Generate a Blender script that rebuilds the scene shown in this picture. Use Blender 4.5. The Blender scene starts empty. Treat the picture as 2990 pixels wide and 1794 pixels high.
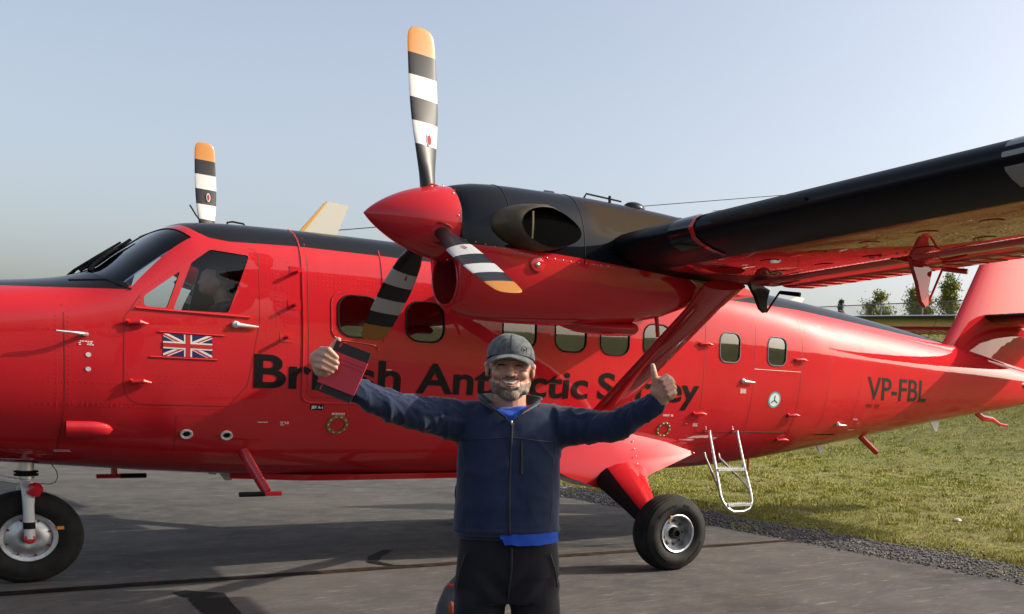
import bpy, bmesh, math, random
import numpy as np
from mathutils import Vector, Matrix, noise
from mathutils.bvhtree import BVHTree

# ------------------------------------------------------------------ camera, world, sun, exposure
scene = bpy.context.scene
W_PX, H_PX = 2990.0, 1794.0
F_PX, PPX, PPY = 3058.0, 2473.6, 1482.5
CAM = Vector((1.0376, -9.9185, 1.6552))
yaw, pitch, roll = .7787, -.1039, -.0442
_M = np.array([[math.cos(yaw), -math.sin(yaw), 0], [0, 0, 1], [math.sin(yaw), math.cos(yaw), 0]])
_P = np.array([[1, 0, 0], [0, math.cos(pitch), -math.sin(pitch)], [0, math.sin(pitch), math.cos(pitch)]])
_R = np.array([[math.cos(roll), -math.sin(roll), 0], [math.sin(roll), math.cos(roll), 0], [0, 0, 1]])
RC = _R @ _P @ _M
cd = bpy.data.cameras.new('camera')
cd.sensor_width = 36.0
cd.lens = F_PX / W_PX * 36.0
cd.shift_x = -(PPX - W_PX / 2) / W_PX
cd.shift_y = (PPY - H_PX / 2) / W_PX
cd.clip_start, cd.clip_end = .05, 5000
cam = bpy.data.objects.new('camera', cd)
scene.collection.objects.link(cam)
mw = Matrix.Identity(4)
for i in range(3):
    mw[i][0], mw[i][1], mw[i][2] = RC[0][i], RC[1][i], -RC[2][i]
mw.translation = CAM
cam.matrix_world = mw
scene.camera = cam

TO_SUN = Vector((1.52, -.68, 1.0)).normalized()
SUN_EL = math.asin(TO_SUN.z)
world = bpy.data.worlds.new('World')
scene.world = world
world.use_nodes = True
wn = world.node_tree.nodes
wl = world.node_tree.links
sky = wn.new('ShaderNodeTexSky')
sky.sky_type = 'NISHITA'
sky.sun_disc = False
sky.sun_elevation = SUN_EL
sky.sun_rotation = math.atan2(TO_SUN.x, TO_SUN.y)
sky.altitude = 0
sky.air_density = .85
sky.dust_density = 4.2
sky.ozone_density = 0.0
wn['Background'].inputs['Strength'].default_value = .108
hs = wn.new('ShaderNodeHueSaturation')
hs.inputs['Saturation'].default_value = .70
hs.inputs['Value'].default_value = 1.0
wl.new(sky.outputs[0], hs.inputs['Color'])
wl.new(hs.outputs[0], wn['Background'].inputs[0])
sl = bpy.data.lights.new('sun', 'SUN')
sl.energy = 2.85
sl.angle = math.radians(.55)
sl.color = (1.0, .88, .72)
sun = bpy.data.objects.new('sun', sl)
sun.rotation_euler = TO_SUN.to_track_quat('Z', 'Y').to_euler()
sun.location = (20, -10, 20)
scene.collection.objects.link(sun)
vs = scene.view_settings
vs.view_transform = 'Standard'
vs.look = 'None'
vs.exposure = 1.12
vs.gamma = 1.0
vs.use_curve_mapping = False
scene.cycles.max_bounces = 8
scene.cycles.transparent_max_bounces = 16
scene.cycles.caustics_reflective = False
scene.cycles.caustics_refractive = False

random.seed(7)
rng = np.random.default_rng(7)
COL = scene.collection.objects

# ------------------------------------------------------------------ helpers
def mat(name, col, rough=.5, metal=0.0, coat=0.0, coat_rough=.03, spec=.5, emit=None):
    m = bpy.data.materials.new(name)
    m.use_nodes = True
    b = m.node_tree.nodes['Principled BSDF']
    b.inputs['Base Color'].default_value = (*col, 1)
    b.inputs['Roughness'].default_value = rough
    b.inputs['Metallic'].default_value = metal
    b.inputs['Coat Weight'].default_value = coat
    b.inputs['Coat Roughness'].default_value = coat_rough
    b.inputs['Specular IOR Level'].default_value = spec
    return m

class NT:
    def __init__(s, m):
        s.m = m; s.n = m.node_tree.nodes; s.l = m.node_tree.links; s.b = s.n['Principled BSDF']
        s.tc = s.n.new('ShaderNodeTexCoord')
    def noise(s, scale, detail=4, rough=.55, vec=None, dist=0.0):
        t = s.n.new('ShaderNodeTexNoise'); t.inputs['Scale'].default_value = scale
        t.inputs['Detail'].default_value = detail; t.inputs['Roughness'].default_value = rough
        t.inputs['Distortion'].default_value = dist
        s.l.new(vec if vec else s.tc.outputs['Object'], t.inputs['Vector']); return t.outputs['Fac']
    def mapping(s, scale=(1, 1, 1), rot=(0, 0, 0), loc=(0, 0, 0)):
        t = s.n.new('ShaderNodeMapping'); t.inputs['Scale'].default_value = scale
        t.inputs['Rotation'].default_value = rot; t.inputs['Location'].default_value = loc
        s.l.new(s.tc.outputs['Object'], t.inputs['Vector']); return t.outputs[0]
    def ramp(s, fac, stops):
        t = s.n.new('ShaderNodeValToRGB'); e = t.color_ramp.elements
        while len(e) < len(stops): e.new(.5)
        for k, (p, c) in enumerate(stops):
            e[k].position = p; e[k].color = (*c, 1) if len(c) == 3 else c
        s.l.new(fac, t.inputs[0]); return t.outputs[0]
    def val(s, fac, a, b):
        return s.ramp(fac, [(a, (0, 0, 0)), (b, (1, 1, 1))])
    def mix(s, fac, a, b, mode='MIX'):
        t = s.n.new('ShaderNodeMix'); t.data_type = 'RGBA'; t.blend_type = mode
        for sock, v in ((t.inputs[0], fac), (t.inputs[6], a), (t.inputs[7], b)):
            if isinstance(v, (int, float)): sock.default_value = v
            elif isinstance(v, tuple): sock.default_value = (*v, 1)
            else: s.l.new(v, sock)
        return t.outputs[2]
    def math(s, op, a, b=0.0, clamp=False):
        t = s.n.new('ShaderNodeMath'); t.operation = op; t.use_clamp = clamp
        for sock, v in ((t.inputs[0], a), (t.inputs[1], b)):
            if isinstance(v, (int, float)): sock.default_value = v
            else: s.l.new(v, sock)
        return t.outputs[0]
    def xyz(s):
        t = s.n.new('ShaderNodeSeparateXYZ'); s.l.new(s.tc.outputs['Object'], t.inputs[0]); return t.outputs
    def smooth(s, v, a, b):
        t = s.n.new('ShaderNodeMapRange'); t.interpolation_type = 'SMOOTHSTEP'
        t.inputs['From Min'].default_value = a; t.inputs['From Max'].default_value = b
        s.l.new(v, t.inputs[0]); return t.outputs[0]
    def curve(s, v, pts, x0, x1, y1):
        t = s.n.new('ShaderNodeFloatCurve'); c = t.mapping.curves[0]
        pts = [((x - x0) / (x1 - x0), y / y1) for x, y in pts]
        c.points[0].location = pts[0]; c.points[-1].location = pts[-1]
        for p in pts[1:-1]: c.points.new(*p)
        for p in c.points: p.handle_type = 'VECTOR'
        t.mapping.update()
        mr = s.n.new('ShaderNodeMapRange'); mr.inputs['From Min'].default_value = x0; mr.inputs['From Max'].default_value = x1
        s.l.new(v, mr.inputs[0]); s.l.new(mr.outputs[0], t.inputs['Value'])
        return s.math('MULTIPLY', t.outputs[0], y1)
    def base(s, c): s.l.new(c, s.b.inputs['Base Color'])
    def rough(s, c): s.l.new(c, s.b.inputs['Roughness'])
    def bump(s, h, strength=.3, dist=.01, coat=False):
        t = s.n.new('ShaderNodeBump'); t.inputs['Strength'].default_value = strength; t.inputs['Distance'].default_value = dist
        s.l.new(h, t.inputs['Height']); s.l.new(t.outputs[0], s.b.inputs['Normal'])
        if coat: s.l.new(t.outputs[0], s.b.inputs['Coat Normal'])
        return t

def link(o, parent=None):
    COL.link(o)
    if parent is not None:
        o.parent = parent
        o.matrix_parent_inverse = WORLD[parent.name].inverted()
    WORLD[o.name] = o.matrix_basis.copy() if parent is None or o.matrix_basis != Matrix.Identity(4) else Matrix.Identity(4)
    return o
WORLD = {}

def tag(o, label=None, cat=None, group=None, kind=None):
    if label: o['label'] = label
    if cat: o['category'] = cat
    if group: o['group'] = group
    if kind: o['kind'] = kind
    return o

def empty(name, loc, rotz=0.0):
    o = bpy.data.objects.new(name, None)
    o.empty_display_size = .2
    o.matrix_basis = Matrix.Translation(loc) @ Matrix.Rotation(rotz, 4, 'Z')
    COL.link(o)
    WORLD[o.name] = o.matrix_basis.copy()
    return o

def mesh_from(verts, faces, smooth=True, sharp=None):
    me = bpy.data.meshes.new('m')
    me.from_pydata([tuple(map(float, v)) for v in verts], [], [tuple(map(int, f)) for f in faces])
    me.update()
    if smooth: me.polygons.foreach_set('use_smooth', [True] * len(me.polygons))
    if sharp is not None: me.set_sharp_from_angle(angle=math.radians(sharp))
    return me

def add(name, me, m=None, parent=None, matrix=None):
    """link a mesh; coordinates are world coordinates unless matrix is given"""
    o = bpy.data.objects.new(name, me)
    me.name = name
    if m is not None:
        for i, x in enumerate(m if isinstance(m, (list, tuple)) else [m]):
            if i < len(me.materials): me.materials[i] = x
            else: me.materials.append(x)
    COL.link(o)
    if matrix is not None: o.matrix_basis = matrix
    if parent is not None:
        o.parent = parent
        o.matrix_parent_inverse = WORLD[parent.name].inverted()
    WORLD[o.name] = matrix.copy() if matrix is not None else Matrix.Identity(4)
    return o

class MB:
    """collects vertices and faces of one mesh"""
    def __init__(s): s.v = []; s.f = []; s.mi = []
    def add(s, v, f, mi=0):
        n = len(s.v); s.v += [tuple(map(float, p)) for p in v]; s.f += [tuple(int(i) + n for i in q) for q in f]; s.mi += [mi] * len(f); return s
    def loft(s, rings, cap0=True, cap1=True, closed=True, mi=0):
        n = len(rings[0]); v = [p for r in rings for p in r]; f = []
        for i in range(len(rings) - 1):
            for j in range(n if closed else n - 1):
                a, b = i * n + j, i * n + (j + 1) % n
                f.append((a, b, b + n, a + n))
        if cap0: f.append(tuple(range(n - 1, -1, -1)))
        if cap1: f.append(tuple(range((len(rings) - 1) * n, len(rings) * n)))
        return s.add(v, f, mi)
    def box(s, lo, hi, mi=0):
        (a, b, c), (d, e, g) = lo, hi
        v = [(a, b, c), (d, b, c), (d, e, c), (a, e, c), (a, b, g), (d, b, g), (d, e, g), (a, e, g)]
        return s.add(v, [(3, 2, 1, 0), (4, 5, 6, 7), (0, 1, 5, 4), (1, 2, 6, 5), (2, 3, 7, 6), (3, 0, 4, 7)], mi)
    def tube(s, path, r, n=10, mi=0, cap=True, flat=None):
        path = [Vector(p) for p in path]; rr = r if isinstance(r, (list, tuple)) else [r] * len(path)
        rings = []; up = None
        for i, p in enumerate(path):
            t = (path[min(i + 1, len(path) - 1)] - path[max(i - 1, 0)]).normalized()
            if up is None:
                up = Vector((0, 0, 1)) if abs(t.z) < .9 else Vector((0, 1, 0))
            a = t.cross(up).normalized(); b = a.cross(t).normalized(); up = b
            fl = flat if flat else 1.0
            rings.append([p + (a * math.cos(2 * math.pi * k / n) * fl + b * math.sin(2 * math.pi * k / n)) * rr[i] for k in range(n)])
        return s.loft(rings, cap, cap, mi=mi)
    def lathe(s, prof, origin, axis, n=32, mi=0, cap=False):
        """prof: (distance along axis, radius)"""
        ax = Vector(axis).normalized(); o = Vector(origin)
        u = ax.cross(Vector((0, 0, 1)) if abs(ax.z) < .9 else Vector((1, 0, 0))).normalized(); w = ax.cross(u)
        rings = [[o + ax * d + (u * math.cos(2 * math.pi * k / n) + w * math.sin(2 * math.pi * k / n)) * r for k in range(n)] for d, r in prof]
        return s.loft(rings, cap, cap, mi=mi)
    def ball(s, c, r, n=12, mi=0):
        r = r if isinstance(r, (list, tuple)) else (r, r, r); rings = []
        for i in range(1, n):
            a = math.pi * i / n
            rings.append([(c[0] + r[0] * math.sin(a) * math.cos(2 * math.pi * k / (2 * n)), c[1] + r[1] * math.sin(a) * math.sin(2 * math.pi * k / (2 * n)), c[2] - r[2] * math.cos(a)) for k in range(2 * n)])
        return s.loft(rings, True, True, mi=mi)
    def mesh(s, smooth=True, sharp=40, fix=True):
        me = mesh_from(s.v, s.f, smooth)
        me.polygons.foreach_set('material_index', s.mi)
        if fix:
            bm = bmesh.new(); bm.from_mesh(me); bmesh.ops.recalc_face_normals(bm, faces=bm.faces); bm.to_mesh(me); bm.free()
        if smooth and sharp: me.set_sharp_from_angle(angle=math.radians(sharp))
        return me

def evaluated(o):
    dg = bpy.context.evaluated_depsgraph_get()
    dg.update()
    return bpy.data.meshes.new_from_object(o.evaluated_get(dg))

def temp(me):
    o = bpy.data.objects.new('temp', me); COL.link(o); return o

def drop(o):
    me = o.data; bpy.data.objects.remove(o)
    if me.users == 0: bpy.data.meshes.remove(me)

def remesh(me, voxel, smooth_it=4, fac=.5):
    o = temp(me)
    r = o.modifiers.new('r', 'REMESH'); r.mode = 'VOXEL'; r.voxel_size = voxel; r.use_smooth_shade = True
    if smooth_it:
        sm = o.modifiers.new('s', 'SMOOTH'); sm.factor = fac; sm.iterations = smooth_it
    out = evaluated(o); drop(o)
    return out

# ------------------------------------------------------------------ materials
def red_paint():
    m = mat('red_paint', (.47, .015, .021), .45, coat=1.0, coat_rough=.012, spec=.0)
    t = NT(m)
    n = t.noise(1.3, 3, .5)
    t.base(t.mix(t.val(n, .35, .7), (.45, .0145, .021), (.505, .018, .025)))
    w = t.noise(2.2, 2, .5)
    t.bump(w, .10, .016, coat=True)
    return m
RED = red_paint()
BLK = mat('black_paint', (.008, .009, .012), .45, coat=.8, coat_rough=.05, spec=0)
RUB = mat('tyre_rubber', (.008, .008, .008), .8, spec=.3)
t = NT(RUB); n = t.noise(9, 5); t.base(t.mix(t.val(n, .42, .75), (.006, .006, .006), (.020, .018, .016)))
t.bump(t.noise(160, 2), .15, .002)
SEAL = mat('black_seal', (.008, .008, .008), .7, spec=.15)
MBLK = mat('black_rubber_grip', (.009, .009, .010), .85, spec=.15)
DARKRED = mat('dark_red_seam', (.20, .008, .010), .5)
STEEL = mat('bare_metal', (.62, .62, .60), .28, metal=1.0)
ALU = mat('cast_aluminium', (.50, .52, .54), .42, metal=.85)
t = NT(ALU); n = t.noise(14, 4); t.base(t.mix(t.val(n, .35, .7), (.34, .35, .36), (.60, .62, .64)))
WHITE = mat('white_paint', (.58, .59, .57), .4, coat=.4)
YEL = mat('yellow_paint', (.50, .24, .012), .4, coat=.5)
GOLD = mat('anodised_ring', (.30, .22, .08), .4, metal=.8)
INTER = mat('cabin_lining', (.22, .225, .22), .8)
COCK = mat('cockpit_grey', (.055, .060, .066), .8)
GREYP = mat('grey_panel', (.10, .105, .11), .7)
CRANK = mat('white_enamel', (.60, .60, .58), .3, coat=.5)
NAVY = mat('flag_blue', (.006, .010, .075), .4, coat=.6)
FLAGR = mat('flag_red', (.42, .010, .016), .4, coat=.6)
FLAGW = mat('flag_white', (.62, .62, .62), .4, coat=.6)
BLETTER = mat('black_lettering', (.006, .006, .007), .5, coat=.35, coat_rough=.05, spec=.1)
DLETTER = mat('dark_grey_lettering', (.016, .016, .015), .5, coat=.6, coat_rough=.03, spec=.1)
WLETTER = mat('white_lettering', (.80, .78, .76), .5)
TEAL = mat('badge_teal', (.10, .30, .34), .4, coat=.5)
PALE = mat('badge_pale', (.62, .72, .70), .4, coat=.5)

def glass(name, tint, ior=1.5):
    m = bpy.data.materials.new(name); m.use_nodes = True
    n = m.node_tree.nodes; l = m.node_tree.links; n.remove(n['Principled BSDF'])
    tr = n.new('ShaderNodeBsdfTransparent'); tr.inputs[0].default_value = (*tint, 1)
    gl = n.new('ShaderNodeBsdfGlossy'); gl.inputs['Roughness'].default_value = .01
    fr = n.new('ShaderNodeFresnel'); fr.inputs[0].default_value = ior
    mx = n.new('ShaderNodeMixShader')
    l.new(fr.outputs[0], mx.inputs[0]); l.new(tr.outputs[0], mx.inputs[1]); l.new(gl.outputs[0], mx.inputs[2])
    l.new(mx.outputs[0], n['Material Output'].inputs[0])
    return m
GLASS = glass('window_glass', (.92, .95, .96), 1.33)
SCREEN = glass('windscreen_glass', (.90, .94, .97), 1.6)
CABGLASS = glass('cabin_window_acrylic', (.55, .58, .57), 2.7)

def asphalt():
    m = mat('asphalt', (.1, .1, .1), .95, spec=.12)
    t = NT(m)
    big = t.noise(.35, 5, .6)
    mid = t.noise(2.6, 6, .65)
    fine = t.noise(120, 3, .7)
    streak = t.noise(3.2, 6, .72, t.mapping((1.0, 4.5, 1), (0, 0, .60)), .8)
    streak2 = t.noise(5.0, 5, .72, t.mapping((1.0, 5.0, 1), (0, 0, .95)), .9)
    c = t.mix(t.val(big, .3, .72), (.041, .042, .044), (.090, .087, .083))
    c = t.mix(t.math('MULTIPLY', t.val(mid, .42, .62), .6), c, (.102, .099, .093))
    c = t.mix(t.math('MULTIPLY', t.val(streak, .56, .68), .60), c, (.215, .206, .190))
    c = t.mix(t.math('MULTIPLY', t.val(streak2, .58, .68), .45), c, (.175, .168, .155))
    rust = t.noise(.9, 5, .6, t.mapping((1, 1, 1), (0, 0, 0), (3, 7, 0)))
    c = t.mix(t.math('MULTIPLY', t.val(rust, .58, .75), .35), c, (.085, .068, .050))
    dark = t.noise(.55, 4, .6, t.mapping((1, 1, 1), (0, 0, 0), (13, 2, 0)))
    c = t.mix(t.math('MULTIPLY', t.val(dark, .55, .75), .35), c, (.026, .026, .027))
    c = t.mix(.55, c, t.mix(t.val(fine, .3, .7), (.38, .38, .38), (1.7, 1.7, 1.7)), 'MULTIPLY')
    t.base(c)
    t.bump(t.mix(.6, fine, t.noise(35, 4)), .5, .006)
    return m
ASPH = asphalt()
TAR = mat('tar_sealant', (.020, .015, .012), .95, spec=.05)
t = NT(TAR); n = t.noise(7, 5); t.base(t.mix(t.val(n, .4, .7), (.006, .005, .005), (.020, .013, .010)))
t.bump(t.noise(30, 4), .4, .006)
RUSTTAR = mat('rusty_tar', (.075, .042, .028), .95, spec=.05)
t = NT(RUSTTAR); n = t.noise(9, 5); t.base(t.mix(t.val(n, .35, .7), (.016, .010, .008), (.060, .036, .024)))
t.bump(t.noise(30, 4), .4, .006)
TARP = mat('tar_patch', (.006, .006, .006), .95, spec=.15)
t = NT(TARP); t.bump(t.noise(40, 4), .5, .006)

def soil():
    m = mat('grassy_soil', (.08, .08, .03), .95)
    t = NT(m)
    a = t.noise(.6, 6, .6); b = t.noise(5, 6, .7); c2 = t.noise(28, 4, .7)
    c = t.mix(t.val(a, .35, .65), (.160, .175, .020), (.205, .190, .042))
    c = t.mix(t.math('MULTIPLY', t.val(b, .45, .62), .8), c, (.080, .068, .024))
    c = t.mix(.6, c, t.mix(t.val(c2, .3, .7), (.5, .5, .45), (1.35, 1.35, 1.3)), 'MULTIPLY')
    t.base(c)
    t.bump(t.mix(.5, b, c2), .9, .08)
    return m
SOIL = soil()
def blade_mat():
    m = mat('grass_blades', (.1, .12, .03), .7)
    t = NT(m)
    a = t.noise(.45, 5, .6); b = t.noise(4.0, 5, .7); c2 = t.noise(60, 2, .5)
    x = t.xyz()[0]
    edge = t.smooth(x, 13.0, 10.0)
    g = t.mix(t.val(c2, .3, .7), (.165, .195, .010), (.340, .335, .030))
    d = t.mix(t.val(c2, .3, .7), (.180, .145, .030), (.350, .280, .075))
    f = t.math('ADD', t.val(a, .42, .66), t.math('MULTIPLY', edge, .30), True)
    f = t.math('ADD', t.math('MULTIPLY', f, .55), t.math('MULTIPLY', t.val(b, .48, .7), .40), True)
    t.base(t.mix(f, g, d))
    return m
BLADE = blade_mat()
STONE = mat('gravel_stone', (.2, .2, .2), .85)
t = NT(STONE); n = t.noise(11, 3, .6); t.base(t.ramp(n, [(.3, (.030, .031, .034)), (.5, (.085, .086, .087)), (.62, (.17, .165, .155)), (.75, (.32, .31, .29))]))
LEAF = mat('birch_leaves', (.1, .13, .02), .6)
t = NT(LEAF); n = t.noise(1.8, 3, .6); t.base(t.ramp(n, [(.35, (.080, .110, .012)), (.5, (.180, .205, .022)), (.65, (.32, .27, .035))]))
NEEDLE = mat('conifer_needles', (.02, .04, .015), .7)
BARK = mat('tree_bark', (.16, .13, .10), .9)
GALV = mat('galvanised_steel', (.20, .21, .22), .55, metal=.6)

# ------------------------------------------------------------------ the setting
def ground():
    mb = MB(); R = 2500
    mb.add([(-R, -R, -.035), (R, -R, -.035), (R, R, -.035), (-R, R, -.035)], [(0, 1, 2, 3)])
    tag(add('ground', mb.mesh(), SOIL), kind='structure')
ground()

def edge_x(y):
    return 9.0 + .07 * noise.noise(Vector((y * .35, 3.1, 0))) + .05 * noise.noise(Vector((y * 2.3, 9.1, 0)))

def apron():
    ys = np.concatenate([np.linspace(-220, -14, 12), np.linspace(-13.9, 16, 300), np.linspace(18, 220, 12)])
    v = []; f = []
    for y in ys: v += [(-220, y, 0), (0, y, 0), (edge_x(y), y, 0), (edge_x(y) + .02, y, -.05)]
    for i in range(len(ys) - 1):
        a = i * 4
        for k in range(3): f.append((a + k, a + k + 1, a + k + 5, a + k + 4))
    o = add('apron', mesh_from(v, f, False), ASPH)
    return tag(o, kind='structure')
APRON = apron()

def ribbon(pts, widths, z, m, name, jag=.005, seed=0):
    r = random.Random(seed); v = []; f = []
    P = [Vector((*p, z)) for p in pts]; path = []; ws = []
    for i in range(len(P) - 1):
        n = max(2, int((P[i + 1] - P[i]).length / .05))
        for k in range(n):
            path.append(P[i].lerp(P[i + 1], k / n)); ws.append(widths[i] + (widths[i + 1] - widths[i]) * k / n)
    path.append(P[-1]); ws.append(widths[-1])
    for i, p in enumerate(path):
        t_ = (path[min(i + 1, len(path) - 1)] - path[max(0, i - 1)]).normalized(); s = Vector((-t_.y, t_.x, 0))
        off = .02 * noise.noise(Vector((p.x * .8, p.y * .8, seed))) + .012 * noise.noise(Vector((p.x * 6, p.y * 6, seed)))
        v.append(p + s * (ws[i] / 2 + off + r.uniform(-jag, jag))); v.append(p - s * (ws[i] / 2 - off + r.uniform(-jag, jag)))
        if i: a = 2 * i; f.append((a - 2, a - 1, a + 1, a))
    return add(name, mesh_from(v, f, False), m, APRON)
ribbon([(-6, -.02), (1.9, -.47), (2.9, -.545), (4.0, -.63)], [.18, .18, .17, .16], .004, TAR, 'sealed_joint', seed=1)
ribbon([(4.0, -.63), (5.6, -.74), (7.4, -.87), (9.05, -.99)], [.16, .15, .15, .12], .0045, RUSTTAR, 'sealed_joint', seed=2)
ribbon([(4.93, .30), (4.70, .02), (4.55, -.30), (4.62, -.58), (4.85, -.72)], [.10, .12, .09, .07, .05], .0055, TARP, 'tar_patch', seed=3)
ribbon([(2.90, -.98), (3.02, -1.22), (2.98, -1.70), (2.94, -2.40)], [.12, .24, .22, .18], .0055, TARP, 'tar_patch', seed=4)
ribbon([(4.6, -3.75), (5.6, -3.78)], [.05, .05], .005, RUSTTAR, 'sealed_joint', seed=5)

def hz(x, y):
    s = min(max((x - 19.0) / 21.5, 0), 1); s = s * s * (3 - 2 * s)
    z = 4.85 * s + .02 * min(max((x - 10) * .3, 0), 1)
    k = min(max((x - 10.0) / 3, 0), 1)
    return z + k * (.09 * noise.noise(Vector((x * .5, y * .5, 1))) + .05 * noise.noise(Vector((x * 1.7, y * 1.7, 5)))) - .02
def bank():
    xs = np.concatenate([np.linspace(8.95, 14, 40), np.linspace(14.3, 44, 75), np.linspace(47, 200, 18)])
    ys = np.concatenate([np.linspace(-160, -12, 16), np.linspace(-11, 48, 150), np.linspace(52, 200, 16)])
    v = [(x, y, hz(x, y)) for x in xs for y in ys]; n = len(ys)
    f = [(i * n + j, i * n + n + j, i * n + n + j + 1, i * n + j + 1) for i in range(len(xs) - 1) for j in range(n - 1)]
    tag(add('grass_bank', mesh_from(v, f), SOIL), kind='structure')
bank()

def grass():
    V = []; Fc = []
    def tuft(x, y, h, w, nb, spread):
        z = hz(x, y) - .01
        for _ in range(nb):
            a = rng.uniform(0, 6.283); r = spread * math.sqrt(rng.uniform()); bx, by = x + r * math.cos(a), y + r * math.sin(a)
            la = rng.uniform(0, 6.283); le = h * rng.uniform(.2, .9); hh = h * rng.uniform(.5, 1.15)
            wa = rng.uniform(0, 6.283); dx, dy = w * math.cos(wa), w * math.sin(wa)
            n = len(V)
            V.extend([(bx - dx, by - dy, z), (bx + dx, by + dy, z), (bx + le * math.cos(la), by + le * math.sin(la), z + hh)])
            Fc.append((n, n + 1, n + 2))
    n_t = 0
    while n_t < 34000:
        u = rng.uniform(); x = 9.9 + 31 * u ** 1.9
        y0 = -9.92 + .60 * (x - 1.04) - 2; y1 = -9.92 + 1.85 * (x - 1.04) + 1
        y = rng.uniform(y0, y1)
        d = math.hypot(x - CAM.x, y - CAM.y)
        dens = noise.noise(Vector((x * 1.3, y * 1.3, 7)))
        if dens < -.25 and rng.uniform() < .75: continue
        sc = d / 12.0
        tall = 1.0 + .9 * max(0, noise.noise(Vector((x * .4, y * .4, 2))))
        tuft(x, y, .034 * tall * (.7 + .3 * sc), .0048 * sc, 11, .10 * sc)
        n_t += 1
    for _ in range(1500):
        x = 10.0 + 14 * rng.uniform()**1.7; y = rng.uniform(-9.92 + .60 * (x - 1.04) - 1, -9.92 + 1.85 * (x - 1.04))
        if noise.noise(Vector((x * .6, y * .6, 11))) < -.05: continue
        sc = math.hypot(x - CAM.x, y - CAM.y) / 12; tuft(x, y, rng.uniform(.06, .11), .0055 * sc, 34, rng.uniform(.06, .14))
    # sparse tufts creeping over the gravel
    for _ in range(150):
        y = rng.uniform(-6, 12); x = 9.0 + abs(rng.normal(.0, .22)) + .05
        if noise.noise(Vector((y * .9, 1, 4))) < .05: continue
        tuft(x, y, .07, .006, 26, .09)
    o = add('grass', mesh_from(V, Fc, False), BLADE)
    tag(o, 'short olive and straw coloured grass growing beyond the gravel edge', 'grass', kind='stuff')
grass()

def verge():
    ys = np.linspace(-12, 14, 240); v = []; f = []
    for y in ys:
        for k in range(9):
            x = edge_x(y) - .015 + (1.06 + .16 * noise.noise(Vector((y * .7, 3, 8)))) * k / 8; v.append((x, y, max(hz(x, y), -.012) + .008 - .03 * (k in (0, 8))))
    n = 9
    for i in range(len(ys) - 1):
        for k in range(8): f.append((i * n + k, i * n + k + 1, i * n + n + k + 1, i * n + n + k))
    m = mat('gravel_bed', (.05, .05, .05), .95); t = NT(m); n1 = t.noise(70, 3, .7); t.base(t.ramp(n1, [(.3, (.018, .019, .021)), (.55, (.060, .060, .061)), (.75, (.16, .155, .145))])); t.bump(n1, 1.0, .02)
    tag(add('gravel_verge', mesh_from(v, f), m), kind='structure')
verge()

def gravel():
    V = []; Fc = []
    ico = [(0, 0, 1), (.94, 0, .3), (.2, .9, .35), (-.8, .5, .3), (-.75, -.55, .35), (.3, -.9, .3), (.6, .5, -.5), (-.5, .2, -.6), (0, -.6, -.6)]
    icf = [(0, 1, 2), (0, 2, 3), (0, 3, 4), (0, 4, 5), (0, 5, 1), (1, 6, 2), (2, 6, 7), (2, 7, 3), (3, 7, 4), (4, 7, 8), (4, 8, 5), (5, 8, 1), (1, 8, 6), (6, 8, 7)]
    for _ in range(15000):
        y = rng.uniform(-7.0, 10.5); u = rng.uniform(-.06, 1.35); x = edge_x(y) + u
        if u > .85 + .35 * noise.noise(Vector((x, y * .8, 2))) and rng.uniform() < .8: continue
        if u < .1 and rng.uniform() < .6: continue
        s = rng.uniform(.008, .021) * (1.25 if y > 3 else 1); a = rng.uniform(0, 6.28); ca, sa = math.cos(a), math.sin(a)
        sx, sy, sz = s * rng.uniform(.7, 1.4), s * rng.uniform(.7, 1.2), s * rng.uniform(.5, .9)
        z0 = (max(hz(x, y), -.012) + .008 if u > 0 else 0) + sz * .45; n = len(V)
        for p in ico:
            q = (p[0] * sx * rng.uniform(.75, 1.2), p[1] * sy * rng.uniform(.75, 1.2), p[2] * sz * rng.uniform(.75, 1.2))
            V.append((x + q[0] * ca - q[1] * sa, y + q[0] * sa + q[1] * ca, z0 + q[2]))
        Fc += [tuple(i + n for i in t_) for t_ in icf]
    o = add('gravel', mesh_from(V, Fc, False), STONE)
    tag(o, 'grey gravel strip between the asphalt and the grass', 'gravel', kind='stuff')
gravel()

def rock(x, y, s, name, label):
    mb = MB(); mb.ball((0, 0, 0), (s, s * .8, s * .5), 6)
    mb.v = [tuple(Vector(p) * (1 + .25 * noise.noise(Vector(p) * 20))) for p in mb.v]
    o = add(name, mb.mesh(sharp=30), mat('pale_rock', (.45, .43, .40), .9), matrix=Matrix.Translation((x, y, hz(x, y) + s * .3)))
    tag(o, label, 'stone')
rock(12.4, -.62, .07, 'stone', 'pale stone lying in the grass right of the boarding ladder')
rock(9.65, 5.9, .10, 'stone', 'pale stone on the gravel seen just right of the man')

def fence():
    root = empty('chain_link_fence', (42, 26, hz(42, 26)))
    tag(root, 'tall chain link fence with metal posts on top of the grass bank', 'fence')
    ys = [26.72 + 2.965 * k for k in range(-9, 12)]
    for y in ys:
        mb = MB(); mb.tube([(42, y, hz(42, y) - .1), (42, y, 6.80)], .045, 8)
        add('post', mb.mesh(), GALV, root)
    mb = MB(); mb.tube([(42, ys[0], 6.74), (42, ys[-1], 6.74)], .028, 6); add('top_rail', mb.mesh(), GALV, root)
    # woven wire
    V = []; Fc = []; w = .006
    zb, zt = 4.85, 6.72; step = .14; L = zt - zb
    y = ys[0] - L
    while y < ys[-1]:
        for s in (1, -1):
            a = Vector((42.03 + .004 * s, y if s > 0 else y + L, zb)); b = Vector((42.03 + .004 * s, y + L if s > 0 else y, zt))
            n = len(V); V += [a - Vector((0, w, 0)), a + Vector((0, w, 0)), b + Vector((0, w, 0)), b - Vector((0, w, 0))]; Fc.append((n, n + 1, n + 2, n + 3))
        y += step
    tag(add('wire_mesh', mesh_from(V, Fc, False), GALV, root), kind='stuff')
fence()

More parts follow.
